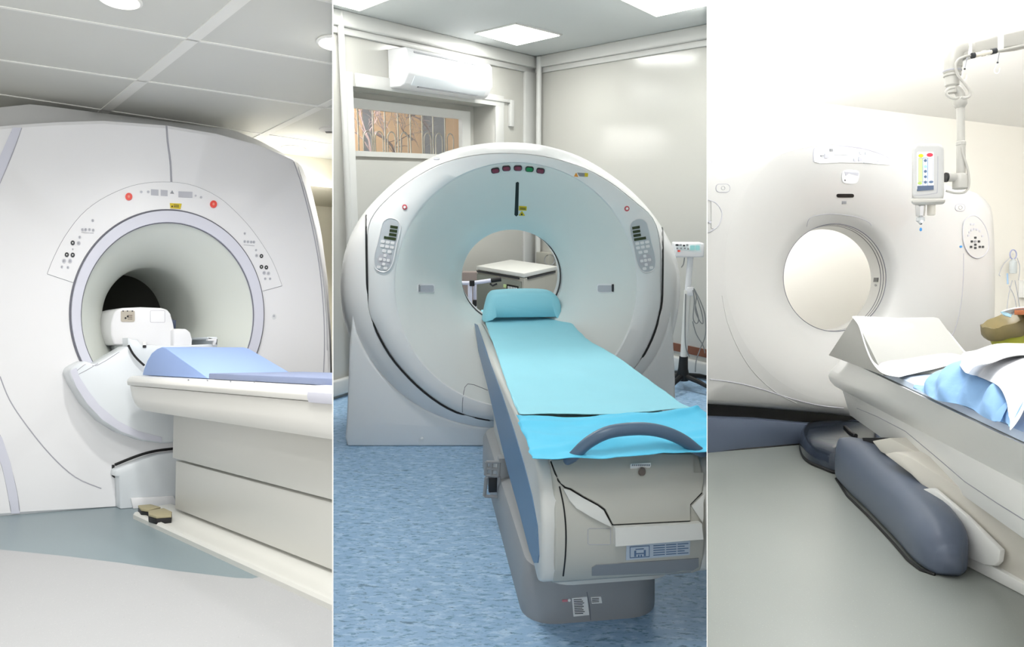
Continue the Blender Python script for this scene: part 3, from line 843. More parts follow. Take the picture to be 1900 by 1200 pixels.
# ---- the ring scanner
G = B.fl(700, 828).y
print('gantry Y', G)
def py(y): return (V((0, y, 0)), V((0, -1, 0)))
N = 128; c0 = (947, 530)
silo = star([(947,264),(1010,270),(1075,290),(1130,322),(1180,362),(1222,412),(1250,465),(1262,520),(1258,580),(1240,645),(1205,700),(1150,752),(1080,788),(1010,803),(940,806),(870,801),(800,780),(740,745),(690,695),(655,640),(636,580),(632,520),(642,460),(668,405),(712,355),(765,312),(822,283),(885,268)], c0, N)
seamo = star([(947,284),(1010,290),(1075,308),(1130,336),(1180,375),(1212,405),(1225,450),(1226,520),(1225,575),(1208,630),(1178,682),(1120,738),(1060,770),(990,784),(920,781),(850,765),(790,728),(735,672),(700,615),(684,570),(682,500),(681,440),(690,402),(722,365),(768,330),(822,302),(885,287)], c0, N)
disho = ell(957, 528, 224, 226, N)
bore1 = ell(950, 515, 93.5, 89, N)
t = Thing('ct_scanner', 'round white ring scanner with five coloured lamps over its bore, on the blue floor', 'scanner', B, V((0, G+.4, 0)))
arcb = [p for p in scal2(silo, c0, .955) if p[1] > 575]
arcb.sort(key=lambda p: -p[0])
bs = [(654,575),(648,640),(646,700),(643,780),(640,812),(644,822),(660,828),(1232,828),(1252,822),(1254,812),(1253,700),(1250,640),(1246,575)] + [p for p in arcb if 660 < p[0] < 1240]
bp_ = onp(B, bs, py(G), None)
for q in bp_:
    if q.z < .05: q.z = 0
bbase = t.part('base', MB().prism(bp_, V((0, .72, 0))), shell_m, bevel=.02, seg=3, target=True)
RR = [onp(B, scal2(silo, c0, .90), py(G+.66)), onp(B, scal2(silo, c0, .985), py(G+.58)), onp(B, silo, py(G+.36)), onp(B, scal2(silo, c0, .992), py(G+.18)), onp(B, scal2(silo, c0, .972), py(G+.04)),
      onp(B, lerp2(scal2(silo, c0, .95), seamo, .4), py(G-.04)), onp(B, lerp2(scal2(silo, c0, .95), seamo, .98), py(G-.06)), onp(B, seamo, py(G-.04))]
hs = t.part('housing', MB().loft(RR), white_m, target=True, angle=50)
cen = V((0,0,0))
fr = [onp(B, seamo, py(G-.05)), onp(B, lerp2(seamo, disho, .06), py(G-.068)), onp(B, lerp2(seamo, disho, .5), py(G-.075)), onp(B, lerp2(seamo, disho, .93), py(G-.07)), onp(B, lerp2(seamo, disho, 1.0), py(G-.058))]
fcv = t.part('front_cover', MB().loft(fr), shell_m, target=True, angle=50)
dr = []
for k in range(0, 15):
    s = k/14
    y = G-.058 + .40*(s**1.25) + .05*max(0, s-.85)/.15
    dr.append(onp(B, lerp2(disho, bore1, s), py(y)))
dish_m = mat('ice_white_funnel', '#e4e8e6', rough=.25, var=.01)
dish = t.part('funnel', MB().loft(dr), dish_m, target=True, angle=50)
Yb = dr[-1][0].y
bx = dr[-1]; cb_ = sum(bx, V((0,0,0)))/N
axv = V((-.09, 1, -.0)).normalized()
back_r = [p + axv*.22 for p in bx]
t.part('bore_liner', MB().loft([[p for p in bx], [p + axv*.01 + (p-cb_)*.01 for p in bx], [p + axv*.10 + (p-cb_)*.012 for p in bx], back_r, [p + axv*.24 + (p-cb_)*.03 for p in bx], [p+V((0,.0,0)) for p in RR[0]]]), white, angle=40, target=True)
dk_ = [p + axv*.11 for p in bx]
t.part('scan_window_band', MB().loft([[p + axv*.08 + (cb_-p)*.004 for p in bx], [p + axv*.115 + (cb_-p)*.004 for p in bx], [p + axv*.115 - (cb_-p)*.02 for p in bx], [p + axv*.08 - (cb_-p)*.02 for p in bx], [p + axv*.08 + (cb_-p)*.004 for p in bx]]), dkgrey)
S_h, S_f, S_d = [SURF[hs.name]], [SURF[fcv.name]], [SURF[dish.name]]
S_all = S_h + S_f + S_d
seam_pts = [(680,400),(680,450),(681,510),(684,570),(699,615),(733,672),(788,728),(848,765),(920,781)]
t.part('gasket', line(B, seam_pts, .0065, S_all, off=.002), black)
t.part('gasket', line(B, [(1227,405),(1229,450),(1229,520),(1226,572),(1209,630),(1178,682),(1130,730)], .0065, S_all, off=.002), black)
t.part('seam_line', line(B, [(858,765),(859,738),(868,712),(905,724)], .002, S_all, smooth=3), seam)
lens = []
for u, v, r, m_ in ((919,315.5,-9,maroon),(939.5,311.5,-3,maroon),(961,311,0,maroon),(982.5,313,3,green),(1003,316,8,maroon)):
    c_, s_ = math.cos(math.radians(r)), math.sin(math.radians(r))
    pl = [(u + x*c_ - y*s_, v + x*s_ + y*c_) for x, y in [(p[0], p[1]) for p in rrect(-8, -4.6, 8, 4.6, 4.2)]]
    h_ = t.part('indicator_lamp', patch(B, pl, .008, S_all), dkgrey)
    t.part('lens', patch(B, [(u + (x-u)*.8, v + (y-v)*.7) for x, y in pl], .012, S_all), m_, under=h_, label='green lens' if m_ is green else 'dark red lens')
t.part('laser_slot', patch(B, [(957,339),(960.5,337),(963,339),(961.5,398),(958,401),(954.5,398)], .003, S_all, 9), black)
lb = t.part('laser_label', patch(B, [(963,382),(977.5,383),(977,390),(962.5,389.5)], .004, S_all), yellow)
mbs = MB()
for y in (384.2, 386.4): patch(B, [(965,y),(975.5,y+.5),(975.5,y+1.4),(965,y+.9)], .0055, S_all, mb=mbs)
t.part('print', mbs, dkgrey, under=lb)
lb = t.part('laser_label', patch(B, [(968.5,391),(974,399.5),(962.5,399)], .004, S_all), yellow)
t.part('print', disc(B, 968.3, 396.5, 1.6, 1.6, .006, S_all, 8), black, under=lb)
lb = t.part('rating_label', patch(B, [(1071,320),(1090,321.5),(1090,328),(1075,327)], .004, S_all), grey)
t.part('sticker', patch(B, [(1085,321),(1091,321.5),(1090.5,328),(1084.5,327.5)], .006, S_all), yellow, under=lb)
lb = t.part('warning_sticker', patch(B, [(1069,320),(1073,328),(1065,327)], .004, S_all), orange)
for u, v in ((751,384),(1163,387)):
    b_ = t.part('stop_button', disc(B, u, v, 4.6, 5, .006, S_all), mat('stop_collar', '#c05560'))
    t.part('cap', disc(B, u, v, 2.3, 2.4, .012, S_all), paper, under=b_)
# oval keypads
def keypad(cx, cy, tilt, mir):
    def P(x, y):
        c_, s_ = math.cos(tilt), math.sin(tilt); x *= mir
        return (cx + x*c_ - y*s_, cy + x*s_ + y*c_)
    out = [(-16,-28),(-14,-40),(-7,-48),(2,-50),(12,-47),(18,-38),(19,-24),(17,0),(16,25),(13,40),(6,49),(-4,51),(-14,47),(-19,36),(-20,20),(-18,0)]
    b_ = t.part('control_panel', patch(B, [P(x, y) for x, y in out], .006, S_all, 6, smooth=3), mat('panel_grey_%d' % (cx), '#bcc2c8', rough=.3))
    mb = MB(); mb2 = MB()
    t.part('panel_rim', line(B, [P(x, y) for x, y in out], .004, S_all, closed=True, off=.006), white, under=b_)
    for k, (a, bb) in enumerate(((0,14),(0,14),(0,14),(-8,14))):
        y = -37 + k*7.2
        t.part('display', patch(B, [P(a, y), P(bb, y), P(bb, y+5), P(a, y+5)], .010, S_all), mat('lcd_dark%d%d' % (cx, k), '#2c3a1c', rough=.2), under=b_)
    for (x, y) in ((-9,-5),(0,-5),(9,-5),(-9,3),(0,3),(9,3),(-4,12),(6,12),(-9,43),(3,43)):
        t.part('button', patch(B, [P(*q) for q in rrect(x-3.6, y-2.6, x+3.6, y+2.6, 1.5, 2)], .011, S_all), white, under=b_)
    t.part('jog_dial', patch(B, [P(*q) for q in ell(-1, 28, 12.5, 12, 20)], .009, S_all), lgrey, under=b_)
    for (x, y) in ((-8,28),(6,28),(-1,20),(-1,36),(-1,28)):
        t.part('button', patch(B, [P(*q) for q in rrect(x-2.8, y-2.6, x+2.8, y+2.6, 1.2, 2)], .013, S_all), white, under=b_)
keypad(719, 454, math.radians(9), 1); keypad(1192, 455, math.radians(-9), -1)
for x0, x1, sx in ((775,806,1),(1108,1140,-1)):
    a, b = (x0, x1)
    r_ = t.part('grip_recess', patch(B, rrect(a, 526, b, 543, 3), .003, S_all, 6), white)
    t.part('recess_hollow', patch(B, rrect(a+4, 529, b-2, 541, 3) if sx > 0 else rrect(a+2, 529, b-4, 541, 3), .005, S_all, 6), lgrey, under=r_)
    t.part('recess_edge', patch(B, rrect(776, 528, 778.5, 541, 1, 2) if sx > 0 else rrect(1136, 527, 1139.5, 541, 1, 2), .0065, S_all), dkgrey if sx < 0 else grey, under=r_)
for u, v in ((810,295),(1102,299)):
    t.part('lift_cap', disc(B, u, v, 6, 2.2, .004, S_all, 10), lgrey)
t.part('base_screw', disc(B, 783, 813, 2.5, 2, .004, [SURF[bbase.name]], 8), paper)

# ---- patient couch
TA = B.hdir(755); TB = V((TA.y, -TA.x, 0))             # towards the scanner / to the right
TY = 2.45
zc = B.Y(1020, 852, TY).z; zl = B.Y(1065, 1075, TY).z
P0 = B.fl(1005, 870, zc); P0.z = 0
print('couch top', zc, 'bottom', zl, 'corner', P0)
WC = .62
def C3(a, b, z): return P0 + TA*a + TB*b + Z*z
far = (B.fl(879, 600, zc) - P0).dot(TA); print('couch length', far)
LSP = (P0, -TB)
t = Thing('patient_couch', 'grey and white patient couch with slate blue side inlay in front of the ring scanner', 'table', B, C3(1, WC/2, 0))
# side shells: profile in the (a, z) plane
side_px = [(879,606),(885,640),(905,712),(925,790),(948,880),(965,950),(980,1005),(1003,1048)]
prof = []
for u, v in side_px:
    q = B.on(u, v, LSP); prof.append((min((q - P0).dot(TA), far+.02), q.z))
print('side profile', [(round(a,2), round(z,2)) for a, z in prof])
body = [(far+.03, zc-.005), (.22, zc-.0), (.13, zc-.01), (.06, zc-.05), (.015, zc-.12), (0, zc-.2), (0, zl+.08), (.02, zl+.03), (.07, zl)] + [(max(.12, a), z) for a, z in reversed(prof[1:-1])] + [(far+.03, zc-.06)]
def ring_b(b, k=0.0):
    return [C3(a, b, z) for a, z in body]
mb = MB(); mb.prism([C3(a, 0, z) for a, z in body], TB*.07)
sd_ = t.part('side_panel', mb, couch_w, bevel=.018, seg=3, target=True)
mb = MB(); mb.prism([C3(a, WC-.07, z) for a, z in body], TB*.07)
t.part('side_panel', mb, couch_w, bevel=.018, seg=3, target=True)
SS = [SURF[sd_.name]]
st_px = [(881,600),(886,603),(905,660),(930,725),(955,800),(973,860),(988,920),(998,975),(1001,1030),(999,1044),(992,1044),(983,1020),(965,950),(945,880),(925,800),(905,715),(888,650)]
ip_ = [B.on(u, v, LSP) for u, v in st_px]
for q in ip_:
    a_ = (q - P0).dot(TA)
    if a_ > far: q -= TA*(a_-far)
t.part('side_inlay', MB().prism([q - TB*.003 for q in ip_], TB*.006), stripe)
# mattress deck
t.part('deck', MB().box(C3(.2, .06, zc-.11), TA*(far-.15), TB*(WC-.12), Z*.10), couch_w, bevel=.012, target=True)
# end cover: big curved nose
nose = [(.30, zc+.03), (.20, zc+.028), (.10, zc+.01), (.04, zc-.05), (.0, zc-.16), (-.015, zc-.28), (-.01, zl+.10), (.01, zl+.035), (.06, zl), (.30, zl)]
mb = MB().prism([C3(a, .045, z) for a, z in nose], TB*(WC-.09))
ns = t.part('end_cover', mb, couch, bevel=.01, seg=3, target=True, bang=50, angle=50)
SN = [SURF[ns.name]]; SNA = SN + SS
t.part('seam_line', line(B, [(1038,902),(1046,940),(1050,985),(1049,1030),(1045,1068)], .003, SNA), black)
t.part('seam_line', line(B, [(1022,856),(1030,878),(1036,892),(1048,904),(1058,907),(1082,922),(1108,936),(1121,945),(1128,958),(1136,973),(1280,966),(1280,936),(1302,914),(1320,900)], .003, SNA, smooth=1), black)
t.part('service_hatch', patch(B, [(1024,857),(1032,880),(1040,896),(1050,903),(1059,905),(1084,920),(1110,934),(1123,944),(1130,958),(1137,971),(1279,964),(1279,935),(1300,913),(1330,886),(1330,838),(1180,841),(1100,846)], .008, SN, 16), couch, target=True)
SH = [B.surf[-1]] + SN
t.part('light_bevel', patch(B, [(1044,906),(1056,909),(1082,924),(1108,938),(1119,947),(1134,976),(1122,971),(1095,957),(1068,942),(1056,928)], .010, SN, 9), couch_w)
t.part('light_bevel', patch(B, [(1282,938),(1303,917),(1330,893),(1330,940),(1302,968)], .010, SN, 9), couch_w)
t.part('ledge', patch(B, [(1137,974),(1296,966),(1299,995),(1138,1008)], .03, SN, 20), couch_w)
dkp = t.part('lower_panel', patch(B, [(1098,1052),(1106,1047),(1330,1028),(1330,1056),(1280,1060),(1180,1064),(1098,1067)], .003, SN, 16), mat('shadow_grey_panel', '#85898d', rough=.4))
t.part('seam_line', line(B, rrect(1091, 980, 1133, 1010, 2, 1), .0012, SN, smooth=0, closed=True), seam_l)
lb = t.part('diagram_label', patch(B, [(1162,1010),(1280,1002),(1279,1028),(1161,1038)], .004, SN), mat('label_blue_grey', '#b4c0cc', rough=.5))
def LP(x, y): return (1162 + x*118, 1010 - x*8 + y*27)
mbs = MB()
for x0, y0, x1, y1 in ((.05,.12,.36,.16),(.05,.86,.36,.9),(.05,.12,.06,.9),(.35,.12,.36,.9),(.14,.3,.27,.35),(.12,.42,.15,.82),(.27,.42,.3,.82),(.15,.6,.27,.66),(.18,.72,.2,.86),(.22,.72,.24,.86)):
    patch(B, [LP(x0,y0), LP(x1,y0), LP(x1,y1), LP(x0,y1)], .0055, SN, mb=mbs)
for k in range(5):
    y = .14 + k*.16
    for x0, x1 in ((.42,.6),(.62,.78),(.8,.97 - .06*(k % 2))): patch(B, [LP(x0,y), LP(x1,y), LP(x1,y+.05), LP(x0,y+.05)], .0055, SN, mb=mbs)
t.part('print', mbs, print_b, under=lb)
lb = t.part('name_label', patch(B, [(1169,863),(1206,861),(1206,867.5),(1169,869.5)], .012, SH), paper)
mbs = MB()
for k in range(9): patch(B, [(1171+k*3.8,864.2),(1173.6+k*3.8,864),(1173.6+k*3.8,867),(1171+k*3.8,867.2)], .0135, SH, mb=mbs)
t.part('print', mbs, grey, under=lb)
kh = t.part('release_knob', disc(B, 1190, 876, 6, 6.5, .014, SH), mat('knob_brown', '#6b5f58', rough=.4))
for u, v in ((1117,845),(1232,838)): t.part('screw', disc(B, u, v, 4.5, 2.2, .012, SH, 10), mat('brass_screw%d' % u, '#9a8a70', rough=.4))
# handle
hb = []
for u, v, a in ((1048,856,.03),(1062,848,.02),(1090,822,.01),(1125,803,.0),(1165,796,.0),(1205,796,.0),(1240,804,.0),(1270,818,.01),(1292,834,.02),(1308,842,.03)):
    pl_ = (C3(a-.02, 0, 0), -TA); hb.append(B.on(u, v, pl_))
hh = cat_rom(hb, 4)
rr_ = [.011 + .011*math.sin(math.pi*min(1, max(0, i/(len(hh)-1)))) ** .4 for i in range(len(hh))]
t.part('grab_handle', MB().tube(hh, rr_, 14), slate)
# pedestal
def rr3(a0, a1, b0, b1, r, z):
    return [C3(x, y, z) for x, y in rrect(a0, b0, a1, b1, r, 6)]
pf = far - .55
rings = [rr3(.20-.0, pf, .06, WC-.06, .10, zz) for zz in (.22, .24, .5, zc-.13)]
t.part('pedestal', MB().loft(rings, True, True), couch_w, target=True, angle=40)
qa = [B.fl(985, 1138), B.fl(1100, 1153), B.fl(1196, 1112)]
a_n = (B.fl(1090, 1153) - P0).dot(TA); b_l = (B.fl(958, 1100) - P0).dot(TB); b_r = (B.fl(1197, 1105) - P0).dot(TB)
print('pedestal base a', a_n, 'b', b_l, b_r)
k_ = [(0, 0), (0, .015), (.004, .18), (.02, .215), (.05, .228)]
rings = [rr3(a_n+d, pf+.06-d, b_l+d, max(b_r, .55)-d, .13, zz) for d, zz in k_]
pb2 = t.part('pedestal_base', MB().loft(rings, True, True), couch_g, target=True, angle=40)
SP = [SURF[pb2.name]]
t.part('seam_line', line(B, [(1089,1098),(1094,1125),(1096,1150)], .0015, SP, smooth=3), seam)
lb = t.part('type_plate', patch(B, [(1061,1109),(1089,1106),(1093,1140),(1064,1143)], .003, SP, 12), paper)
mbs = MB()
for k in range(9):
    y = 1111 + k*3.2; patch(B, [(1064+k*.25,y),(1079+k*.2+(k*7 % 5),y-.6),(1079+k*.2+(k*7 % 5),y+.5),(1064+k*.25,y+1.1)], .0045, SP, mb=mbs)
t.part('print', mbs, dkgrey, under=lb)
lb = t.part('type_plate', patch(B, [(1096,1107),(1115,1106),(1117,1118),(1098,1119)], .003, SP, 12), paper)
mbs = MB()
for y in (1109, 1112, 1115): patch(B, [(1098,y),(1111,y-.6),(1111,y+.5),(1098,y+1.1)], .0045, SP, mb=mbs)
t.part('print', mbs, dkgrey, under=lb)
t.part('sticker', patch(B, [(1043,1112),(1053,1111.5),(1053,1115.5),(1043,1116)], .003, SP), mat('pink_sticker', '#d98a94'))
t.part('sticker', disc(B, 1056, 1113, 2.6, 2.6, .003, SP, 10), paper)
# hinged bracket on the left of the pedestal
zb_k = .33
def KP(u, v): return B.on(u, v, (C3(0, .035, 0), -TB))
bk = [B.on(u, v, (C3(1.35, 0, 0), -TA)) for u, v in ((903,858),(933,856),(933,882),(930,921),(900,921),(903,885))]
fw = MB()
for a_, b_ in (((902,857),(926,857)),((926,857),(924,883)),((924,883),(901,881)),((901,881),(902,857)),((902,886),(899,920)),((899,920),(928,922)),((926,884),(925,920)),((903,869),(925,870)),((912,858),(911,882))):
    pl_ = (C3(1.25, 0, 0), -TA); fw.tube([B.on(*a_, pl_), B.on(*b_, pl_)], .009, 8)
t.part('side_bracket', fw, couch_g)
t.part('bracket_block', MB().box(B.on(926, 920, (C3(1.25, 0, 0), -TA)), TB*.06, TA*.06, Z*.2), couch_g, bevel=.004)
t.part('bracket_insert', MB().box(B.on(907, 914, (C3(1.26, 0, 0), -TA)), TB*.05, TA*.03, Z*.08), dkgrey, bevel=.003)

# ---- sheets on the couch
zs_ = zc + .012
def R(pts):
    return [B.fl(u, v, z) for u, v, z in pts]
rows = [
 R([(892,576,zs_-.002),(899,574,zs_+.006),(940,572,zs_+.006),(1000,571,zs_+.006),(1030,571,zs_+.006),(1036,575,zs_-.002)]),
 R([(898,592,zs_-.002),(905,590,zs_+.008),(950,588,zs_+.008),(1010,587,zs_+.008),(1046,586,zs_+.008),(1052,590,zs_-.002)]),
 R([(912,628,zs_-.002),(919,626,zs_+.006),(970,626,zs_+.008),(1045,626,zs_+.008),(1080,624,zs_+.006),(1088,630,zs_-.002)]),
 R([(924,664,zs_-.002),(933,662,zs_+.006),(990,662,zs_+.008),(1080,660,zs_+.008),(1130,655,zs_+.006),(1142,662,zs_-.002)]),
 R([(938,704,zs_-.002),(946,702,zs_+.006),(1010,702,zs_+.008),(1115,700,zs_+.008),(1185,695,zs_+.006),(1198,703,zs_-.002)]),
 R([(953,742,zs_-.002),(960,740,zs_+.006),(1030,740,zs_+.008),(1150,738,zs_+.008),(1232,731,zs_+.006),(1246,738,zs_-.002)]),
 R([(964,768,zs_-.01),(972,768,zs_+.02),(1045,768,zs_+.025),(1165,765,zs_+.025),(1260,757,zs_+.02),(1284,757,zs_+.01)])]
single('paper_sheet', 'pale turquoise disposable sheet covering the length of the middle couch', 'sheet', B, cloth(rows, 60, 60, .002, .006, 5, 1), sheet_b)
zq_ = zs_ + .032
rows = [
 R([(960,770,zq_),(975,772,zq_+.012),(1050,771,zq_+.016),(1165,768,zq_+.014),(1262,760,zq_+.016),(1290,754,zq_+.02)]),
 R([(968,790,zq_-.002),(982,790,zq_+.004),(1060,790,zq_+.008),(1180,788,zq_+.006),(1285,776,zq_+.01),(1312,768,zq_+.0)]),
 R([(977,815,zq_-.002),(990,814,zq_+.004),(1070,812,zq_+.012),(1190,808,zq_+.004),(1300,798,zq_+.012),(1340,790,zq_+.0)]),
 R([(985,838,zq_-.002),(996,838,zq_+.004),(1080,834,zq_+.006),(1200,830,zq_+.010),(1310,820,zq_+.004),(1360,812,zq_+.0)]),
 R([(990,851,zq_-.002),(1002,852,zq_+.0),(1085,849,zq_+.004),(1205,842,zq_+.004),(1320,836,zq_+.0),(1380,826,zq_-.002)])]
def crease(x, y, p): return .012*math.exp(-((y - .35 - .5*x)**2)/.006) + .010*math.exp(-((y - .8 + .35*x)**2)/.004) + .009*math.exp(-((y-.25+.2*x)**2)/.003)
single('paper_sheet', 'brighter blue creased sheet piece tucked across the foot end by the grab handle', 'sheet', B, cloth(rows, 70, 50, .002, .010, 7, 5, crease), sheet_b2)
# draped head block
hr = []
def HR(y, pts, zz): return [B.on(u, v, (C3(y, 0, 0), -TA)) for u, v in pts]
fb = far - .06
f_front = [(897,597),(905,593),(921,590),(1020,589),(1042,588),(1047,592),(1040,560),(1031,547),(1018,542),(980,540.5),(925,543),(911,548),(904,562)]
def ringH(a, s, dz=0):
    pts = [B.on(u, v, (C3(fb, 0, 0), -TA)) for u, v in f_front]; c = sum(pts, V((0,0,0)))/len(pts)
    pp_ = cat_rom(pts, 3, True); out = []
    for p in pp_:
        q = c + (p-c)*s + TA*(a) ; q.z = max(q.z + dz, zc + .004); out.append(q)
    return out
single('head_cushion', 'turquoise-draped head cushion at the scanner end of the middle couch', 'cushion', B, MB().loft([ringH(-.02, .8), ringH(0, .95), ringH(.03, 1.0), ringH(.10, 1.0), ringH(.17, .97), ringH(.2, .8)], True, True), sheet_b, angle=70)

# ---- things seen through the bore and at the sides
Yk = 6.6
cab = Thing('equipment_cabinet', 'grey-green equipment cabinet with a pale top in the corner, seen through the ring scanner bore', 'cabinet', B, cf)
ctop = B.Y(972, 507, 6.25).z
ck = B.Y(972, 560, 6.25); ck = V((ck.x, ck.y, 0))
for nm, m_, ddir, ln in (('left_panel', green_c, dl_, 1.6), ('right_panel', beige_c, dr_, 1.6)):
    cab.part(nm, MB().box(ck, ddir*-0.0 + (-(dr_ if nm == 'left_panel' else dl_))*.9, V((0,0,0)) + Z*ctop, (dl_ + dr_)*0 + (dr_ if False else V((0,.02,0)))), m_, flat=True) if False else None
vL, vR = (B.Y(885, 490, 7.2) - B.Y(972, 509, 6.6)), (B.Y(1035, 500, 7.2) - B.Y(972, 509, 6.6)); vL.z = vR.z = 0; vL = vL.normalized(); vR = vR.normalized()
base_c = [ck, ck + vR*.62, ck + vR*.62 + vL*.7, ck + vL*.7]
cab.part('body', MB().prism(base_c, Z*(ctop-.04)), beige_c, bevel=.006)
cab.part('top', MB().prism([p + (p - (ck + vR*.31 + vL*.35))*.02 + Z*(ctop-.035) for p in base_c], Z*.035), couch_w, bevel=.004)
nL = V((vL.y, -vL.x, 0)); nL = nL if nL.y < 0 else -nL
nR = V((vR.y, -vR.x, 0)); nR = nR if nR.y < 0 else -nR
cab.part('side_door', MB().box(ck + vL*.03 + nL*.001 + Z*.1, vL*.7, nL*.012, Z*(ctop-.17)), green_c, bevel=.003, target=True); SK = [B.surf[-1]]
cab.part('shadow_gap', MB().box(ck + vL*.06 + Z*(ctop-.055), vL*.64, nL*.012, Z*.014), dkgrey)  # dark strips painting in the shadow line below the cabinet top
cab.part('shadow_gap', MB().box(ck + vR*.06 + Z*(ctop-.055), vR*.52, nR*.012, Z*.014), dkgrey)
lb = cab.part('maker_plate', patch(B, [(941,527),(962,531),(962,541),(941,538)], .006, SK), black)
mbs = MB()
for k in range(6): patch(B, rrect(943.5+k*3, 530.5+k*.55, 945.3+k*3, 535.5+k*.55, .3, 1), .009, SK, mb=mbs)
cab.part('print', mbs, paper, under=lb)
cab.part('sticker', patch(B, [(935,527),(940,528),(940,534),(935,533)], .006, SK), lime)
fan = Thing('wall_fan_unit', 'small beige square ventilation unit with a round grille on the wall, seen through the bore', 'fan', B, cf + dr_*.2)
fq0, fq1 = B.on(1007, 466, PR), B.on(1031, 497, PR)
fb_ = V((fq0.x, fq0.y, fq1.z))
fan.part('box', MB().box(fb_, dr_*((fq1-fq0).dot(dr_)), nr*.1, Z*(fq0.z-fq1.z)), beige_c, bevel=.006, target=True); SFN = [B.surf[-1]]
fan.part('grille', disc(B, 1020, 482, 9.5, 10, .006, SFN, 20), grey)

wp = lambda u, v, y: B.Y(u, v, y)
fr_ = Thing('walking_frame', 'white tubular trolley with black grips standing behind the ring scanner, seen through the bore', 'trolley', B, V((wp(880,560,5.9).x, 5.9, 0)))
yy = 5.95
def foot(p): return V((p.x, p.y, 0))
a1_, a2_ = wp(872,527,yy), wp(882,527,yy+.1)
fr_.part('post', MB().tube([foot(wp(872,560,yy)), wp(872,524,yy)], .018), mat('lavender_tube', '#dcdcec', rough=.3))
fr_.part('post', MB().tube([foot(wp(881,560,yy+.05)), wp(881,524,yy+.05)], .014), MATS['lavender_tube'])
fr_.part('handlebar', MB().tube([wp(850,525,yy), wp(876,525,yy), wp(912,520,yy)], .016), MATS['lavender_tube'])
fr_.part('grip', MB().tube([wp(911,520,yy), wp(930,517.5,yy)], .019), black)
fr_.part('clamp', MB().cbox(wp(876,525,yy), V((1,0,0)), V((0,1,0)), Z, .04, .05, .045), black, bevel=.005)
fr_.part('clamp', MB().cbox(wp(881,562,yy+.03), V((1,0,0)), V((0,1,0)), Z, .03, .05, .05), black, bevel=.005)
fr_.part('brake_lever', MB().tube([wp(909,526,yy), wp(914,530,yy), wp(922,526,yy)], .008), dkgrey)
mn = Thing('monitor_box', 'dark box with a brownish side on the trolley behind the ring scanner', 'box', B, wp(868, 520, 6.3))
mn.part('case', MB().box(foot(wp(858, 560, 6.3)), V((.12, 0, 0)), V((0, .1, 0)), Z*wp(868, 505, 6.3).z), mat('brown_grey_box', '#8a7d78'), bevel=.005)

tl = Thing('side_trolley', 'white tubular trolley with a black wheel squeezed between the left partition and the ring scanner', 'trolley', B, V((wp(635,700,5.1).x, 5.1, 0)))
y5 = 5.15
fz = B.fl(636, 728).y; y5 = fz
tl.part('tray', MB().box(wp(614, 553, y5), wp(638,553,y5)-wp(614,553,y5), V((0,.3,0)), Z*.08), white, bevel=.008)
tl.part('post', MB().tube([wp(629,552,y5), wp(628,592,y5)], .013), white)
tl.part('clamp', MB().cbox(wp(629,597,y5), V((1,0,0)), V((0,1,0)), Z, .03, .03, .05), black, bevel=.004)
tl.part('leg', MB().tube([wp(635,605,y5), wp(637,680,y5)], .013), white)
tl.part('crossbar', MB().tube([wp(600,622,y5), wp(635,629,y5)], .011), white)
tl.part('crossbar', MB().tube([wp(600,645,y5), wp(635,639,y5)], .010), maroon)
tl.part('caster_fork', MB().cbox(wp(634,677,y5), V((1,0,0)), V((0,1,0)), Z, .07, .05, .05), white, bevel=.01)
wc = wp(636, 706, y5); wc.z = .075
tl.part('wheel', MB().lathe(wc - V((.018,0,0)), V((1,.15,0)), [(.03,0),(.07,.003),(.075,.012),(.075,.024),(.07,.033),(.03,.036)], 24), black)

ms = Thing('monitor_stand', 'white-topped patient monitor on a pole with hanging cables, beside the right partition', 'monitor', B, V((wp(1278,700,5).x, 5, 0)))
ys = B.fl(1282, 722).y; print('stand Y', ys)
m0, m1 = wp(1250, 476, ys), wp(1304, 450, ys)
X_ = V((1,0,0)); Yv = V((0,1,0))
hd = ms.part('head', MB().box(V((m0.x, ys-.06, m0.z)), X_*(m1.x-m0.x), Yv*.16, Z*(m1.z-m0.z)), white, bevel=.01, seg=3, target=True); SM = [B.surf[-1]]
sc_ = ms.part('display', patch(B, [(1253,452),(1300,452),(1301,468),(1253,467)], .003, SM, 8), mat('pale_panel', '#dfe8ea', rough=.3))
for k, (x, y, w_, m_) in enumerate(((1254,453,5,dkgrey),(1260,453,5,grey),(1267,454,4,dkgrey),(1273,453,4,grey),(1280,455,9,teal),(1290,455,8,teal),(1255,459,3,grey),(1262,459,3,grey),(1269,459,3,grey),(1257,464,5,red),(1275,460,3,grey))):
    ms.part('key', patch(B, rrect(x, y, x+w_, y+(9 if m_ is teal else 3), 1, 2), .005, SM), m_, under=sc_)
pt = wp(1281, 477, ys); pm = V((pt.x, ys, 0))
ms.part('pole', MB().tube([V((pt.x, ys, m0.z)), V((pt.x-.01, ys, wp(1280,540,ys).z))], .024, 14), white)
ms.part('pole', MB().tube([V((pt.x-.01, ys, wp(1280,538,ys).z)), V((pt.x-.02, ys, .22))], .028, 14), white_warm)
ms.part('clamp', MB().cbox(wp(1280,540,ys), X_, Yv, Z, .06, .06, .07), white, bevel=.008)
ms.part('hub', MB().lathe(V((pt.x-.02, ys, .08)), Z, [(.05,0),(.055,.03),(.04,.10),(.035,.2)], 18), black)
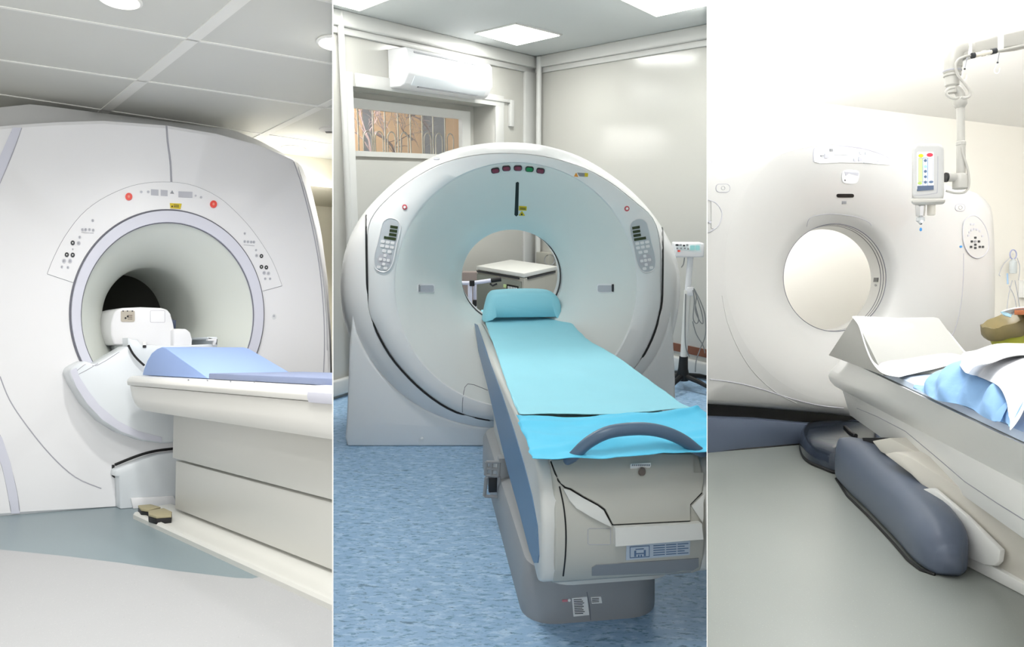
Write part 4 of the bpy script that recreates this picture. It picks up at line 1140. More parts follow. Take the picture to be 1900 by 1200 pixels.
for ang in (20, 92, 164, 236, 308):
    d_ = V((math.cos(math.radians(ang)), math.sin(math.radians(ang)), 0)); h0_ = V((pt.x-.02, ys, .12))
    lg = ms.part('base_leg', MB().tube([h0_, h0_ + d_*.16 - Z*.02, h0_ + d_*.28 - Z*.05], [.024, .02, .015], 8), black)
    wce = h0_ + d_*.28; wce.z = .03
    ms.part('caster', MB().lathe(wce - d_.cross(Z)*.012, d_.cross(Z), [(.012,0),(.028,.002),(.03,.008),(.03,.018),(.028,.022),(.012,.024)], 16), dkgrey, under=lg)
for pl in ([(1287,535),(1292,550),(1290,575),(1298,595),(1304,600),(1303,585),(1296,560),(1288,538)], [(1288,536),(1300,560),(1308,585),(1309,620),(1300,645),(1292,668),(1290,690)], [(1286,538),(1288,560),(1286,590),(1292,600),(1296,592),(1291,570),(1287,545)], [(1272,545),(1271,600),(1272,640),(1279,662)], [(1270,478),(1268,490),(1264,496)], [(1285,596),(1292,620),(1304,640),(1308,655)]):
    ms.part('cable', MB().tube(cat_rom([wp(u, v, ys-.03) for u, v in pl], 5), .0045, 6), cable)
# ================================================================== RIGHT BAY: the scanner with the paper-covered couch
B = Rt
WR = B.hdir(1243)
rA, rB = B.fl(1312, 840), B.fl(1480, 825)
UR = (rB - rA).normalized(); GRp = vplane(rA, rB)
def gr(t): return (rA + WR*t, GRp[1])
CR = 2.75
print('right dist', rA, rB, WR)
mb = MB().box((-1, -.3, -.1), V((9, 0, 0)), V((0, 10.3, 0)), Z*.1)
struct('floor', mb, vinyl_r, B, flat=True, target=True)
struct('ceiling', MB().box((-1, -.3, CR), V((9, 0, 0)), V((0, 10.3, 0)), Z*.08), ceil_r, B, flat=True)
wb0, wb1 = B.fl(1312, 165, CR), B.fl(1900, 237, CR)
dW = (wb1 - wb0); dW.z = 0; dW.normalize(); b0 = V((wb0.x, wb0.y, 0)); nW = V((dW.y, -dW.x, 0)); nW = nW if nW.y < 0 else -nW
print('right wall', wb0, wb1)
struct('wall_back', MB().box(b0 - dW*3, dW*9, -nW*.15, Z*CR), cream_r, B, flat=True, target=True)
PBk = (b0, nW)
struct('wall_right', MB().box(V((6.2, -.3, 0)), V((.15, 0, 0)), V((0, 10, 0)), Z*CR), cream_r, B, flat=True)

lr4 = [B.fl(u, v, CR) for u, v in ((1400,50),(1640,66),(1600,130),(1405,118))]
lampR = sum(lr4, V((0,0,0)))/4
t = Thing('ceiling_light', 'large glowing panel added to the white ceiling above the ivory scanner to light the back wall', 'light', B, lampR)  # glowing panel added to light the wall behind the scanner
t.part('frame', MB().prism([p + (p-lampR)*.03 - Z*.01 for p in lr4], Z*.01), ceil_r)
t.part('diffuser', MB().prism([p - Z*.014 for p in lr4], Z*.004), mat('soft_panel_glow', '#ffffff', emit='#ffffff', estr=3))
# ---- scanner
c1 = (1552, 510); N = 120
so = star([(1150,318),(1240,309),(1312,300),(1380,290),(1430,279.5),(1480,265),(1530,257),(1580,258),(1620,267),(1680,296),(1740,335),(1775,350),(1806,355),(1830,372),(1842,400),(1846,500),(1845,600),(1840,680),(1828,745),(1780,772),(1700,778),(1620,776),(1560,770),(1500,764),(1400,755),(1312,749),(1240,745),(1160,740),(1120,640),(1110,480)], c1, N, 3)
fo = ell(1568, 497, 224, 250, N)
bo = ell(1548.5, 515, 95.5, 100, N)
t = Thing('ct_scanner', 'ivory-white scanner with a soft wide funnel and open bore, on a dark slate plinth', 'scanner', B, B.fl(1560, 820))
Rs1 = onp(B, so, gr(.10))
rings = [[p + WR*.75 for p in Rs1], Rs1, onp(B, scal2(so, c1, .988), gr(.03)), onp(B, scal2(so, c1, .965), gr(0))]
inn = scal2(so, c1, .965)
fo2 = [(min(max(p[0], q[0]) if p[0] < c1[0] else min(p[0], q[0]), 9999), p[1]) for p, q in zip(fo, inn)]
def inside(a, b, c):
    out = []
    for p, q in zip(a, b):
        ra = math.hypot(p[0]-c[0], p[1]-c[1]); rb = math.hypot(q[0]-c[0], q[1]-c[1])
        k = min(1, rb*.985/ra); out.append((c[0]+(p[0]-c[0])*k, c[1]+(p[1]-c[1])*k))
    return out
fs = inside(star(fo, c1, N, 0), inn, c1)
bs_ = star(bo, c1, N, 0)
rings.append(onp(B, lerp2(inn, fs, .5), gr(-.012)))
rings.append(onp(B, fs, gr(-.01)))
cv = t.part('cover', MB().loft(rings), ivory_s, target=True, angle=60)
fr = []
for k in range(0, 17):
    s = k/16
    fr.append(onp(B, lerp2(fs, bs_, s), gr(-.01 + .26*s**1.5 + .03*math.sin(s*math.pi*.5)*0 + .04*max(0, s-.88)/.12)))
fn = t.part('funnel', MB().loft(fr), ivory_s, target=True, angle=60)
bl = fr[-1]; cb1 = sum(bl, V((0,0,0)))/N
lin = [bl]
for d, g in ((.006, .0), (.06, .0), (.062, .012), (.078, .012), (.08, 0), (.13, 0), (.132, .012), (.148, .012), (.15, 0), (.42, 0)):
    lin.append([p + WR*d + (p - cb1).normalized()*g for p in bl])
ln = t.part('bore_liner', MB().loft(lin), ivory_s, target=True, angle=30)
t.part('rear_cover', MB().loft([lin[-1], [p + WR*.03 + (p-cb1)*.4 for p in lin[-1]], rings[0]]), ivory_s, angle=60)
SL = [SURF[ln.name]]; SC = [SURF[cv.name], SURF[fn.name]]
for d in (.07, .14, .0):
    t.part('liner_groove', MB().tube([p + WR*d + (p-cb1).normalized()*(.004 if d else -.001) for p in bl], .0055 if d else .003, 6, closed=True), seam)
t.part('liner_mark', patch(B, [(1622,515),(1630,515),(1629,523),(1621,523)], .003, SL + SC), dkgrey)
t.part('liner_mark', disc(B, 1625, 529, 2, 2.5, .003, SL + SC, 8), grey)
t.part('rim_line', line(B, [(1320,301),(1380,291.5),(1430,281),(1480,267),(1530,259),(1580,260),(1600,263)], .004, SC, smooth=3), seam_l)
t.part('seam_line', line(B, [(1497,420),(1500,408),(1510,401),(1535,397),(1560,398),(1590,403),(1612,412),(1617,419)], .0025, SC), seam_l)
t.part('seam_line', line(B, [(1788,470),(1787,520),(1782,570),(1772,610),(1764,626)], .003, SC), seam_l)
t.part('seam_line', line(B, [(1340,548),(1350,598),(1372,650),(1400,692),(1440,728),(1478,748)], .0035, SC), mat('soft_seam', '#c9c9c7'))
# display band on the crown
dp_ = t.part('display_band', patch(B, [(1512,275),(1522,272),(1560,272),(1600,277),(1640,289),(1655,299),(1650,306),(1636,305),(1600,302),(1560,301),(1520,303),(1510,300),(1509,284)], .006, SC, 9), mat('display_milky', '#eff0f4', rough=.2), target=True)
SDp = [B.surf[-1]]
t.part('seam_line', line(B, [(1509,300),(1509,282),(1516,274),(1560,271),(1602,276),(1640,288),(1655,299)], .003, SC), seam_l)
for x0, y0, x1, y1, m_ in ((1522,288,1527,290,grey),(1529,285,1536,293,lgrey),(1539,276,1544,281,grey),(1583,294,1588,299,lgrey),(1592,291,1598,299,lgrey),(1594,281,1599,286,lgrey),(1604,282,1608,287,lgrey),(1627,297,1630,300,lgrey)):
    t.part('indicator_mark', patch(B, [(x0,y0),(x1,y0),(x1,y1),(x0,y1)], .008, SDp + SC), m_, under=dp_)
for x0, y0, x1, y1 in ((1548,274,1574,287),(1602,289,1616,302)):
    t.part('screen', patch(B, [(x0,y0),(x1,y0),(x1,y1),(x0,y1)], .008, SDp + SC), mat('screen_tint%d' % x0, '#e2ecf4', rough=.15), under=dp_)
h_ = t.part('camera_recess', patch(B, [(1562,320),(1570,315),(1590,316),(1594,322),(1592,334),(1586,340),(1568,340),(1562,334)], .004, SC, 6, smooth=2), shell)
t.part('recess_shade', patch(B, [(1566,318),(1592,320),(1591,326),(1584,324),(1574,321),(1568,326)], .006, SC), lgrey, under=h_)
t.part('sensor', disc(B, 1567, 334, 1.2, 1.2, .006, SC, 8), dkgrey, under=h_)
t.part('laser_slot', patch(B, rrect(1552, 359.5, 1584, 366, 3), .004, SC), black)
t.part('label', patch(B, [(1562,373),(1570,373),(1570,378),(1562,378)], .003, SC), grey)
def oval(u, v, rx, ry):
    b_ = t.part('oval_button', patch(B, rrect(u-rx, v-ry, u+rx, v+ry, ry*.9, 4), .003, SC, 6), ivory_s)
    t.part('button_rim', line(B, rrect(u-rx, v-ry, u+rx, v+ry, ry*.9, 4), .0022, SC, smooth=0, closed=True, off=.002), seam_l, under=b_)
    t.part('button_mark', line(B, ell(u, v, 3.5, 3.5, 10), .0012, SC, smooth=0, closed=True, off=.004), grey, under=b_)
oval(1341, 349, 13, 7.5); oval(1781, 385, 9, 6.5)
def pod(cx, cy, sx):
    b_ = t.part('control_pod', patch(B, [(cx + x*sx, cy + y) for x, y in [(-22,-28),(-14,-40),(-2,-44),(10,-36),(20,-20),(25,0),(24,18),(16,30),(4,35),(-8,30),(-17,18),(-22,0)]], .006, SC, 8, smooth=3), ivory_s)
    t.part('pod_rim', line(B, [(cx + x*sx, cy + y) for x, y in [(-22,-28),(-14,-40),(-2,-44),(10,-36),(20,-20),(25,0),(24,18),(16,30),(4,35),(-8,30),(-17,18),(-22,0)]], .003, SC, closed=True, off=.006), lgrey, under=b_)
    keys = [(0,-3),(0,10),(-6.5,4),(6.5,4),(-8,14),(0,16),(8,14),(14,14)]
    for x, y in keys: t.part('key', patch(B, rrect(cx+sx*x-2, cy+y-2, cx+sx*x+2, cy+y+2, .8, 2), .009, SC), dkgrey, under=b_)
    t.part('key', disc(B, cx, cy+4, 2.4, 2.4, .009, SC, 8), grey, under=b_)
    for x, y in ((-11,-13),(-7,-17),(-2,-19),(3,-18),(8,-15),(13,-6),(-13,-7),(-8,-28),(-3,-28)): t.part('key', patch(B, rrect(cx+sx*x-1.6, cy+y-1.8, cx+sx*x+1.6, cy+y+1.8, .6, 2), .009, SC), lgrey, under=b_)
pod(1808, 444, 1)
pd = t.part('control_pod', patch(B, [(1300,372),(1318,372),(1332,382),(1338,396),(1336,412),(1326,425),(1310,432),(1300,432)], .006, SC, 8), ivory_s)
t.part('pod_rim', line(B, [(1313,371),(1326,376),(1336,388),(1338,402),(1332,418),(1320,428),(1313,431)], .003, SC, off=.006), lgrey, under=pd)
t.part('key', disc(B, 1316, 412, 2.5, 2.5, .009, SC, 8), lgrey, under=pd)
t.part('laser_dot', disc(B, 1782.5, 457.5, 2.2, 2.2, .004, SC, 10), cyan_p)
# lower bumper curve and plinth
t.part('seam_line', line(B, [(1312,703),(1340,706),(1380,713),(1420,724),(1470,740),(1520,752),(1565,757)], .004, SC), lgrey)
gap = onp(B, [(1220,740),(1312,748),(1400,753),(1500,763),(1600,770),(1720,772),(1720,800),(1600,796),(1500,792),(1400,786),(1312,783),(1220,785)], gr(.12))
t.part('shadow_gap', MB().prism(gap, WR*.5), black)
pl_ = onp(B, [(1220,778),(1312,776),(1400,779),(1500,788),(1560,789),(1590,783),(1720,790),(1720,806),(1480,825),(1312,840),(1220,848)], gr(0))
for q in pl_:
    if q.z < .06: q.z = 0
t.part('plinth', MB().prism(pl_, WR*.7), slate_r, bevel=.008, seg=3, target=True)
t.part('floor_gasket', MB().tube([B.fl(1200, 849)+Z*.004, B.fl(1312, 839.5)+Z*.004, B.fl(1500, 823.5)+Z*.004], .006, 6), black)

# ---- couch
t = Thing('patient_couch', 'ivory patient couch with an ice-blue mattress on a cream base, reaching to the right edge', 'table', B, B.fl(1784, 1046))
def prof3(px2, z=None, plane=None): pass
PF = gr(-.45)
farp = [(1562,664),(1556,672),(1541,686),(1537,697),(1540,706),(1549,716),(1563,724),(1566,733),(1571,750),(1577,770)]
nearv = [826,836,848,862,874,886,900,925,962,999]
t_f = .0
FP = [B.on(u, v, gr(-.42)) for u, v in farp]
print('far profile z', [round(p.z, 2) for p in FP])
U_N = 1900
NP = []
for p, v in zip(FP, nearv):
    NP.append(B.fl(U_N, v, p.z))
NP = [f + (n - f)*1.45 for f, n in zip(FP, NP)]
wv = UR*.62
def couch_ring(P, w):
    base = list(P)
    far_b = [P[-1] + UR*(w-.16), P[-4] + UR*(w-.02), P[2] + UR*w, P[1] + UR*(w-.02)]
    for q in far_b: pass
    return base + far_b
top0 = couch_ring(FP, .62); top1 = couch_ring(NP, .62)
cx0 = sum(top0, V((0,0,0)))/len(top0)
nose = [cx0 + (p-cx0)*.75 + WR*.035 for p in top0]
nose2 = [cx0 + (p-cx0)*.93 + WR*.02 for p in top0]
rings = [nose, nose2, top0] + [[a.lerp(b, k/6) for a, b in zip(top0, top1)] for k in range(1, 7)]
tc_ = t.part('cradle', MB().loft(rings, True, True), couch_r, target=True, angle=38)
SCr = [SURF[tc_.name]]
t.part('seam_line', line(B, [(1590,757),(1680,800),(1790,893),(1900,964)], .002, SCr, smooth=2), seam_l)
# mattress with a hollowed top
fz_ = FP[0].z
m0 = [B.fl(1566, 663, fz_+.004), B.fl(1900, 820, fz_+.004)]
d_ = (m0[1] - m0[0])
m0[1] = m0[0] + d_*1.45
mring = []
for p in m0:
    mring.append([p, p + UR*.008 + Z*.02, p + UR*.05 + Z*.03, p + UR*.45 + Z*.03, p + UR*.5 + Z*.02, p + UR*.51])
t.part('mattress', MB().loft(mring, True, True), mattr_r, angle=50, target=True, label='ice-blue mattress')
# column, base plate and flap
sp = vplane(B.fl(1784, 1046), B.fl(1900, 1106)); spn = sp[1]
inw = -spn if spn.dot(B.eye - sp[0]) > 0 else spn
def spl(k): return (sp[0] + inw*k, sp[1])
col = [B.on(u, v, spl(.04)) for u, v in [(1640,838),(1655,822),(1690,842),(1780,900),(1900,985),(1980,1040),(1980,1120),(1900,1085),(1850,1040),(1820,1010),(1740,930)]]
cc = [(1790,980),(1772,1010),(1775,1030),(1784,1036),(1900,1096),(1990,1140),(1990,1050),(1900,1000),(1780,905),(1690,848),(1660,838),(1640,842),(1690,880),(1740,930)]
ck_ = [B.on(u, v, spl(.02)) for u, v in cc]
t.part('base_side', MB().prism(ck_, inw*.42), couch_r2, bevel=.006)
t.part('base_plate', MB().prism([B.on(u, v, sp) for u, v in ((1783,1026),(1781,1042),(1790,1049),(1900,1106),(2000,1160),(2000,1135),(1900,1084),(1830,1044))], inw*.45), couch_r, bevel=.005)
t.part('hinged_flap', MB().prism([B.on(u, v, spl(-.012)) for u, v in ((1700,908),(1730,905),(1790,955),(1856,1020),(1853,1042),(1845,1050),(1826,1048),(1784,1030),(1772,1000),(1748,960))], inw*.02), couch_r, bevel=.006)
un = [B.fl(u, v, .17) for u, v in ((1640,815),(1690,850),(1684,865),(1632,832))]
t.part('cream_arm', MB().prism([B.on(u, v, spl(.12)) for u, v in ((1618,818),(1650,812),(1700,838),(1696,862),(1668,856),(1634,838))], inw*.2), couch_r2, bevel=.004)
t.part('lift_arm', MB().prism([B.on(u, v, spl(.2)) for u, v in ((1600,812),(1660,812),(1636,842),(1604,828))], inw*.1), black)
# slate lever cover standing on the floor
lt = Thing('lever_cover', 'long rounded slate-grey cover sloping along the floor beside the ivory couch base', 'cover', B, B.fl(1640, 960))
stn = [((1549,885),(1560,812)),((1551,893),(1588,811)),((1572,918),(1622,822)),((1610,955),(1660,857)),((1655,1003),(1700,902)),((1685,1038),(1735,942)),((1708,1056),(1760,975)),((1732,1066),(1777,1012))]
rings = []
for k, (lo_, hi_) in enumerate(stn):
    a = B.fl(lo_[0], lo_[1], .0)
    w_ = (.05, .13, .16, .17, .17, .165, .15, .09)[k]
    rgt = V((WR.y, -WR.x, 0))
    pl0 = (a + rgt*w_*.55, V((0,1,0)))
    hgt = B.on(hi_[0], hi_[1], (a + rgt*w_*.6, V((0, 1, 0)))).z
    hgt = max(.10, min(hgt, .42))
    print('lever', k, round(hgt, 3))
    c_ = a + rgt*w_*.5
    ring = []
    for i in range(24):
        th = 2*math.pi*i/24; cs, sn = math.cos(th), math.sin(th)
        e_ = .62
        x_ = math.copysign(abs(cs)**(e_ if sn > 0 else .4), cs)*w_*.5*(1 - .18*max(0, sn)); z_ = math.copysign(abs(sn)**(e_ if sn > 0 else .3), sn)
        ring.append(c_ + rgt*x_ + Z*(hgt*(.5 + .5*z_)) + rgt*w_*.12*max(0, sn))
    rings.append(ring)
# smooth along its length
sm_ = []
for i in range(24):
    sm_.append(cat_rom([r[i] for r in rings], 5))
rings2 = [[sm_[i][k] for i in range(24)] for k in range(len(sm_[0]))]
cA = sum(rings2[0], V((0,0,0)))/24; cZ = sum(rings2[-1], V((0,0,0)))/24
rings2 = [[cA + (p-cA)*.5 + WR*.03 for p in rings2[0]]] + rings2 + [[cZ + (p-cZ)*.6 - WR*.03 for p in rings2[-1]]]
for r_ in rings2:
    for p in r_: p.z = max(p.z, 0)
lt.part('shell', MB().loft(rings2, True, True), slate_r, angle=80, target=True)
lt.part('floor_seal', MB().tube([B.fl(u, v)+Z*.004 for u, v in ((1551,889),(1572,921),(1610,958),(1655,1006),(1685,1041),(1708,1059),(1735,1068))], .006, 6), black)
# smoked foot cover
fc = Thing('foot_cover', 'smoked transparent plastic cover with a dark rim on the floor in front of the plinth', 'cover', B, B.fl(1540, 850))
def fcr(k, z): return [B.fl(u, v, 0) for u, v in ()]
ft = [(1484,818),(1487,832),(1500,846),(1525,857),(1552,866),(1590,862),(1625,838),(1625,812),(1590,804),(1540,802),(1500,806)]
fp = cat_rom([B.fl(u, v+ (14 if v > 825 else 8), 0) for u, v in ft], 4, True); cf_ = sum(fp, V((0,0,0)))/len(fp)
fc.part('rim', MB().loft([[cf_ + (p-cf_)*1.0 for p in fp], [cf_ + (p-cf_)*1.01 + Z*.012 for p in fp], [cf_ + (p-cf_)*.97 + Z*.02 for p in fp]], True, True), black)
fc.part('dome', MB().loft([[cf_ + (p-cf_)*k + Z*z for p in fp] for k, z in ((.985,.02),(.98,.06),(.95,.10),(.88,.125),(.7,.135))], True, True), smoke, angle=60)
for k, (u, v) in enumerate(((1512,835),(1535,842),(1560,838),(1530,825))):
    q = B.fl(u, v, .03); fc.part('inner_fitting', MB().cbox(q + Z*.02, V((1,0,0)), V((0,1,0)), Z, .06, .04, .03), grey, bevel=.004)
fc.part('top_strap', MB().tube([B.fl(u, v, .14) for u, v in ((1568,792),(1578,802),(1588,808))], .012, 8), black)

# ---- wedge, papers, drapes
ztp = fz_ + .036
PW1 = vplane(B.fl(1545, 662, ztp), B.fl(1620, 690, ztp))
k1 = [B.on(u, v, PW1) for u, v in ((1537,655),(1582,590),(1588,592),(1640,690))]
zb1 = (k1[0].z + B.fl(1545,662,ztp).z)/2
for i in (0, 3): k1[i].z = ztp
wl_ = UR.dot(UR)
wlen = min((x/100 for x in range(20, 90)), key=lambda k: abs(B.px(k1[1] + UR*k)[0] - 1738))
wv_ = UR*(wlen - .015)
print('wedge width', wlen)
single('support_wedge', 'grey foam wedge under the white paper at the scanner end of the ivory couch', 'cushion', B, MB().prism(k1, wv_), wedge_g, bevel=.004, target=True)
P1 = (PW1[0] - UR*.006, PW1[1]); P2 = (PW1[0] + UR*(wlen+.01), PW1[1])
L_ = [(1581,587.5),(1592,602),(1599,622),(1606,645),(1618,672),(1637,692)]
R_ = [(1740,594),(1752,607),(1764,621),(1776,636),(1788,650),(1800,662)]
rows = []
for i, ((u0, v0), (u1, v1)) in enumerate(zip(L_, R_)):
    a, b = B.on(u0, v0, P1), B.on(u1, v1, P2); lift = Z*(.004 + .012*(i > 0))
    rows.append([a, a.lerp(b, .06) + lift, a.lerp(b, .35) + lift, a.lerp(b, .7) + lift, b + Z*.004])
e_ = B.fl(1668, 699, ztp+.004); f_ = B.on(1803, 668, P2)
rows.append([e_, e_.lerp(f_, .1), e_.lerp(f_, .4), e_.lerp(f_, .7), f_])
single('paper_sheet', 'large white paper sheet draped over the grey wedge on the ivory couch', 'sheet', B, cloth(rows, 40, 40, .0015, .002, 6, 2), sheet_w)
zd = ztp
def section(p, sc, w=1.0):
    return [p + UR*(w*x) + Z*(sc*h) for x, h in ((0, 0), (.015, .035), (.05, .075), (.11, .105), (.19, .12), (.30, .12))]
base_px = [(1694,717,.06),(1703,722,.45),(1716,730,.8),(1736,741,1),(1758,746,1),(1780,750,.95),(1803,758,.95),(1826,774,.9),(1845,781,.7),(1860,781,.7),(1874,792,.8)]
rows = [section(B.fl(u, v, zd+.002), k) for u, v, k in base_px]
def fold(x, y, p): return .011*math.sin(y*38 + x*5 + noise.noise(p*5)*3)*min(1, 5*x)*(1-.6*x)
dr_o = single('surgical_drape', 'pale blue crumpled drape bundled under the white sheet on the ivory couch', 'drape', B, cloth(rows, 50, 90, .003, .008, 9, 3, fold), sheet_r, target=True)
SDr = [B.surf[-1]]
wh = [(1777,667),(1780,674),(1790,690),(1812,697),(1832,705),(1848,713),(1858,723),(1865,738),(1869,752),(1871,766),(1873,780),(1874,797)]
rows = []
for i, (u, v) in enumerate(wh):
    h_ = B.hit(u, v, SDr) if 2 < i < 11 else None
    if h_: p = h_[0] + (B.eye - h_[0]).normalized()*.034
    elif i <= 2: p = B.fl(u, v, zd + (.10, .105, .11)[i])
    else: p = B.fl(u, v, zd + .012)
    k = [max(p.z, zd+.02), zd+.135]
    rows.append([p, p + UR*.03 + Z*min(.025, max(0, zd+.13-p.z)), p + UR*.09 + Z*max(0, (zd+.14-p.z)*.8), p + UR*.2 + Z*max(0, zd+.15-p.z), p + UR*.42 + Z*max(0, zd+.15-p.z)])
single('paper_sheet', 'white paper sheet spread on top of the blue drape with one corner hanging', 'sheet', B, cloth(rows, 40, 60, .002, .003, 6, 4), sheet_w)

# ---- contrast injector hanging from the ceiling arm
Yi = 3.2
def I(u, v, y=Yi): return B.Y(u, v, y)
X_ = V((1,0,0)); Yv = V((0,1,0))
ij = Thing('ceiling_boom', 'white ceiling-mounted jointed arm with cables, holding the injector head', 'medical arm', B, I(1783, 350))
arm = [I(1768,97), I(1790,98), I(1810,96), I(1900,72), I(1990,48)]
def barpoly(pts, y, d): return MB().prism([I(u, v, y) for u, v in pts], Yv*d)
ij.part('boom', barpoly([(1790,80),(1806,76),(1850,64),(1900,52),(1990,28),(1990,66),(1900,86),(1850,92),(1800,106),(1786,106)], Yi-.03, .07), boom_m, bevel=.012, seg=3)
ij.part('elbow', MB().tube(cat_rom([I(1800,92), I(1783,92), I(1772,98), I(1768,112), I(1768,126)], 5), .036, 16), boom_m)
ij.part('swivel', MB().lathe(I(1767, 128), -Z, [(.034, -.03), (.034, .015), (.030, .02), (.034, .022), (.034, .03), (.028, .034), (.027, .068), (.02, .075), (.019, .10)], 20), boom_m)
ij.part('swivel_ring', MB().lathe(I(1767, 128) - Z*.006, -Z, [(.0345, 0), (.0358, .001), (.0358, .005), (.0345, .006)], 20), seam_l)
ij.part('link', MB().tube(cat_rom([I(1766,160), I(1774,165), I(1781,172), I(1783,184)], 4), .018, 14), boom_m)
ij.part('socket', MB().lathe(I(1782, 180), -Z, [(.018, 0), (.025, .008), (.026, .03), (.02, .04), (.017, .045)], 18), boom_m)
ij.part('pole', MB().tube([I(1782,188), I(1783,270)], .0155, 16), boom_m)
ij.part('pole_collar', MB().lathe(I(1783, 262), -Z, [(.016,0),(.019,.003),(.019,.016),(.016,.02)], 18), boom_m)
ij.part('pole', MB().tube([I(1783,268), I(1783,346)], .0175, 16), boom_m)
ij.part('lower_joint', MB().lathe(I(1782, 322), -Z, [(.02, 0), (.028, .01), (.030, .035), (.030, .062), (.02, .066)], 20), boom_m)
ij.part('cross_pin', MB().tube([I(1755,329), I(1772,329)], .019, 16), boom_m)
ij.part('pin_gasket', MB().tube([I(1754,329), I(1757,329)], .0205, 16), black)
ij.part('cable', MB().tube(cat_rom([I(u, v, Yi-.05) for u, v in ((1900,84),(1850,95),(1810,102),(1790,105),(1777,112),(1773,124),(1778,140),(1790,155),(1799,168),(1799,178),(1790,182),(1783,180))], 6), .0055, 8), boom_m)
ij.part('cable', MB().tube(cat_rom([I(u, v, Yi-.045) for u, v in ((1772,162),(1760,165),(1755,171),(1760,179),(1772,183),(1778,181))], 6), .0055, 8), boom_m)
ij.part('cable', MB().tube(cat_rom([I(u, v, Yi-.02) for u, v in ((1785,272),(1788,290),(1795,312),(1798,335),(1796,350),(1788,357),(1772,358),(1756,354))], 6), .005, 8), boom_m)
ij.part('connector', MB().tube([I(1803,103.5,Yi-.06), I(1808,102.5,Yi-.06)], .012, 12), dkgrey)
ij.part('connector', MB().tube([I(1808,102.5,Yi-.06), I(1840,96,Yi-.06)], .009, 12), mat('ivory_connector', '#e0dacb'))
ij.part('connector', MB().tube([I(1822,99.7,Yi-.06), I(1828,98.5,Yi-.06)], .012, 12), MATS['ivory_connector'])
ij.part('connector', MB().tube([I(1839,96,Yi-.06), I(1848,94,Yi-.06)], .012, 12), dkgrey)
for pts in (((1855,92),(1851,116)), ((1795,105),(1790,128))):
    ij.part('tie_cord', MB().tube([I(*pts[0], Yi-.03), I(*pts[1], Yi-.03)], .0018, 6), lgrey)
    ij.part('tie_bead', MB().ball(I(*pts[1], Yi-.03), .004), dkgrey)
    u, v = pts[1]
    ij.part('tie_tag', MB().tube(cat_rom([I(u-1,v+2,Yi-.03), I(u-6,v+14,Yi-.03), I(u-4,v+20,Yi-.03), I(u+2,v+19,Yi-.03), I(u+4,v+10,Yi-.03)], 3), .0022, 6), paper)
for u, w_ in ((1853, 10), (1798, 6)):
    q = [I(u, 62 if u > 1820 else 76, Yi-.036), I(u+w_, 60 if u > 1820 else 74.5, Yi-.036), I(u+w_, 91 if u > 1820 else 106, Yi-.036), I(u, 93 if u > 1820 else 107, Yi-.036)]
    ij.part('strap', MB().prism(q, Yv*.082), paper, bevel=.002)

ih = Thing('contrast_injector', 'white contrast injector head with a coloured keypad and clear syringe tip, hung from the arm', 'medical device', B, I(1723, 377))
Yh = Yi - .10
hp_ = [I(u, v, Yh) for u, v in rrect(1692, 265, 1752, 372, 13, 5)]
bd_ = ih.part('body', MB().prism(hp_, V((.53, 1, 0)).normalized()*.12), ivory_s, bevel=.016, seg=4, target=True); SI = [B.surf[-1]]
ih.part('lower_collar', MB().loft([[I(u, v, Yh-.006) for u, v in [(1691,368),(1753,368)]] + [I(u, v, Yh+.16) for u, v in [(1753,368),(1692,368)]], [I(u, v, Yh-.01) for u, v in [(1690,376),(1755,374)]] + [I(u, v, Yh+.165) for u, v in [(1753,374),(1692,376)]], [I(u, v, Yh+.01) for u, v in [(1696,381),(1750,379)]] + [I(u, v, Yh+.15) for u, v in [(1750,379),(1697,381)]]], True, True), boom_m, bevel=.006)
kp_ = ih.part('keypad', patch(B, rrect(1701, 282, 1732, 352, 2), .002, SI), paper)
ih.part('green_zone', patch(B, rrect(1703, 294, 1711, 337, 1), .003, SI), lime, under=kp_)
ih.part('blue_zone', patch(B, rrect(1721, 293, 1731, 332, 1), .003, SI), mat('pale_zone', '#dfe6f2'), under=kp_)
ih.part('zone_outline', line(B, rrect(1711.5, 293, 1720.5, 345, 1, 2), .0007, SI, smooth=0, closed=True, off=.0025), cyan_p, under=kp_)
ih.part('zone_outline', line(B, rrect(1703, 293.5, 1730.5, 337, 1, 2), .0006, SI, smooth=0, closed=True, off=.0035), lgrey, under=kp_)
ih.part('start_button', disc(B, 1708, 289, 4.6, 3.3, .004, SI), mat('bright_yellow', '#f2dc28'), under=kp_)
ih.part('stop_button', disc(B, 1724.5, 287.5, 5.8, 3.4, .004, SI), mat('crimson', '#d63a50'), under=kp_)
for k, v in enumerate((298,309,318,328,338)):
    ih.part('arrow_button', disc(B, 1716.3, v, 2.6, 2.6, .004, SI, 10), print_b if k != 1 else teal, under=kp_)
ih.part('select_button', disc(B, 1706, 340, 4, 2.5, .004, SI), mat('soft_green', '#b8d070'), under=kp_)
ih.part('select_button', disc(B, 1727, 337.5, 4, 2.2, .004, SI), print_b, under=kp_)
ih.part('status_display', patch(B, [(1701.5,345),(1731.5,344),(1731.5,352),(1701.5,354.5)], .004, SI), mat('slate_display', '#52627c', rough=.2))
ih.part('seam_line', line(B, [(1696,362),(1715,361.5),(1736,358),(1739,354),(1740,320),(1740,290)], .0012, SI), seam_l)
ih.part('rim_socket', MB().lathe(I(1736, 374, Yh+.02), -Z, [(.018,.0),(.02,.004),(.014,.008),(.008,.006)], 16), dkgrey)
ih.part('syringe_barrel', MB().lathe(I(1708, 376, Yh+.05), -Z, [(.019,0),(.019,.02),(.017,.045),(.0165,.055)], 20), chrome)
ih.part('syringe_sleeve', MB().lathe(I(1728, 378, Yh+.06), -Z, [(.016,0),(.016,.045),(.012,.048)], 20), mat('ivory_sleeve', '#e6e0d4'))
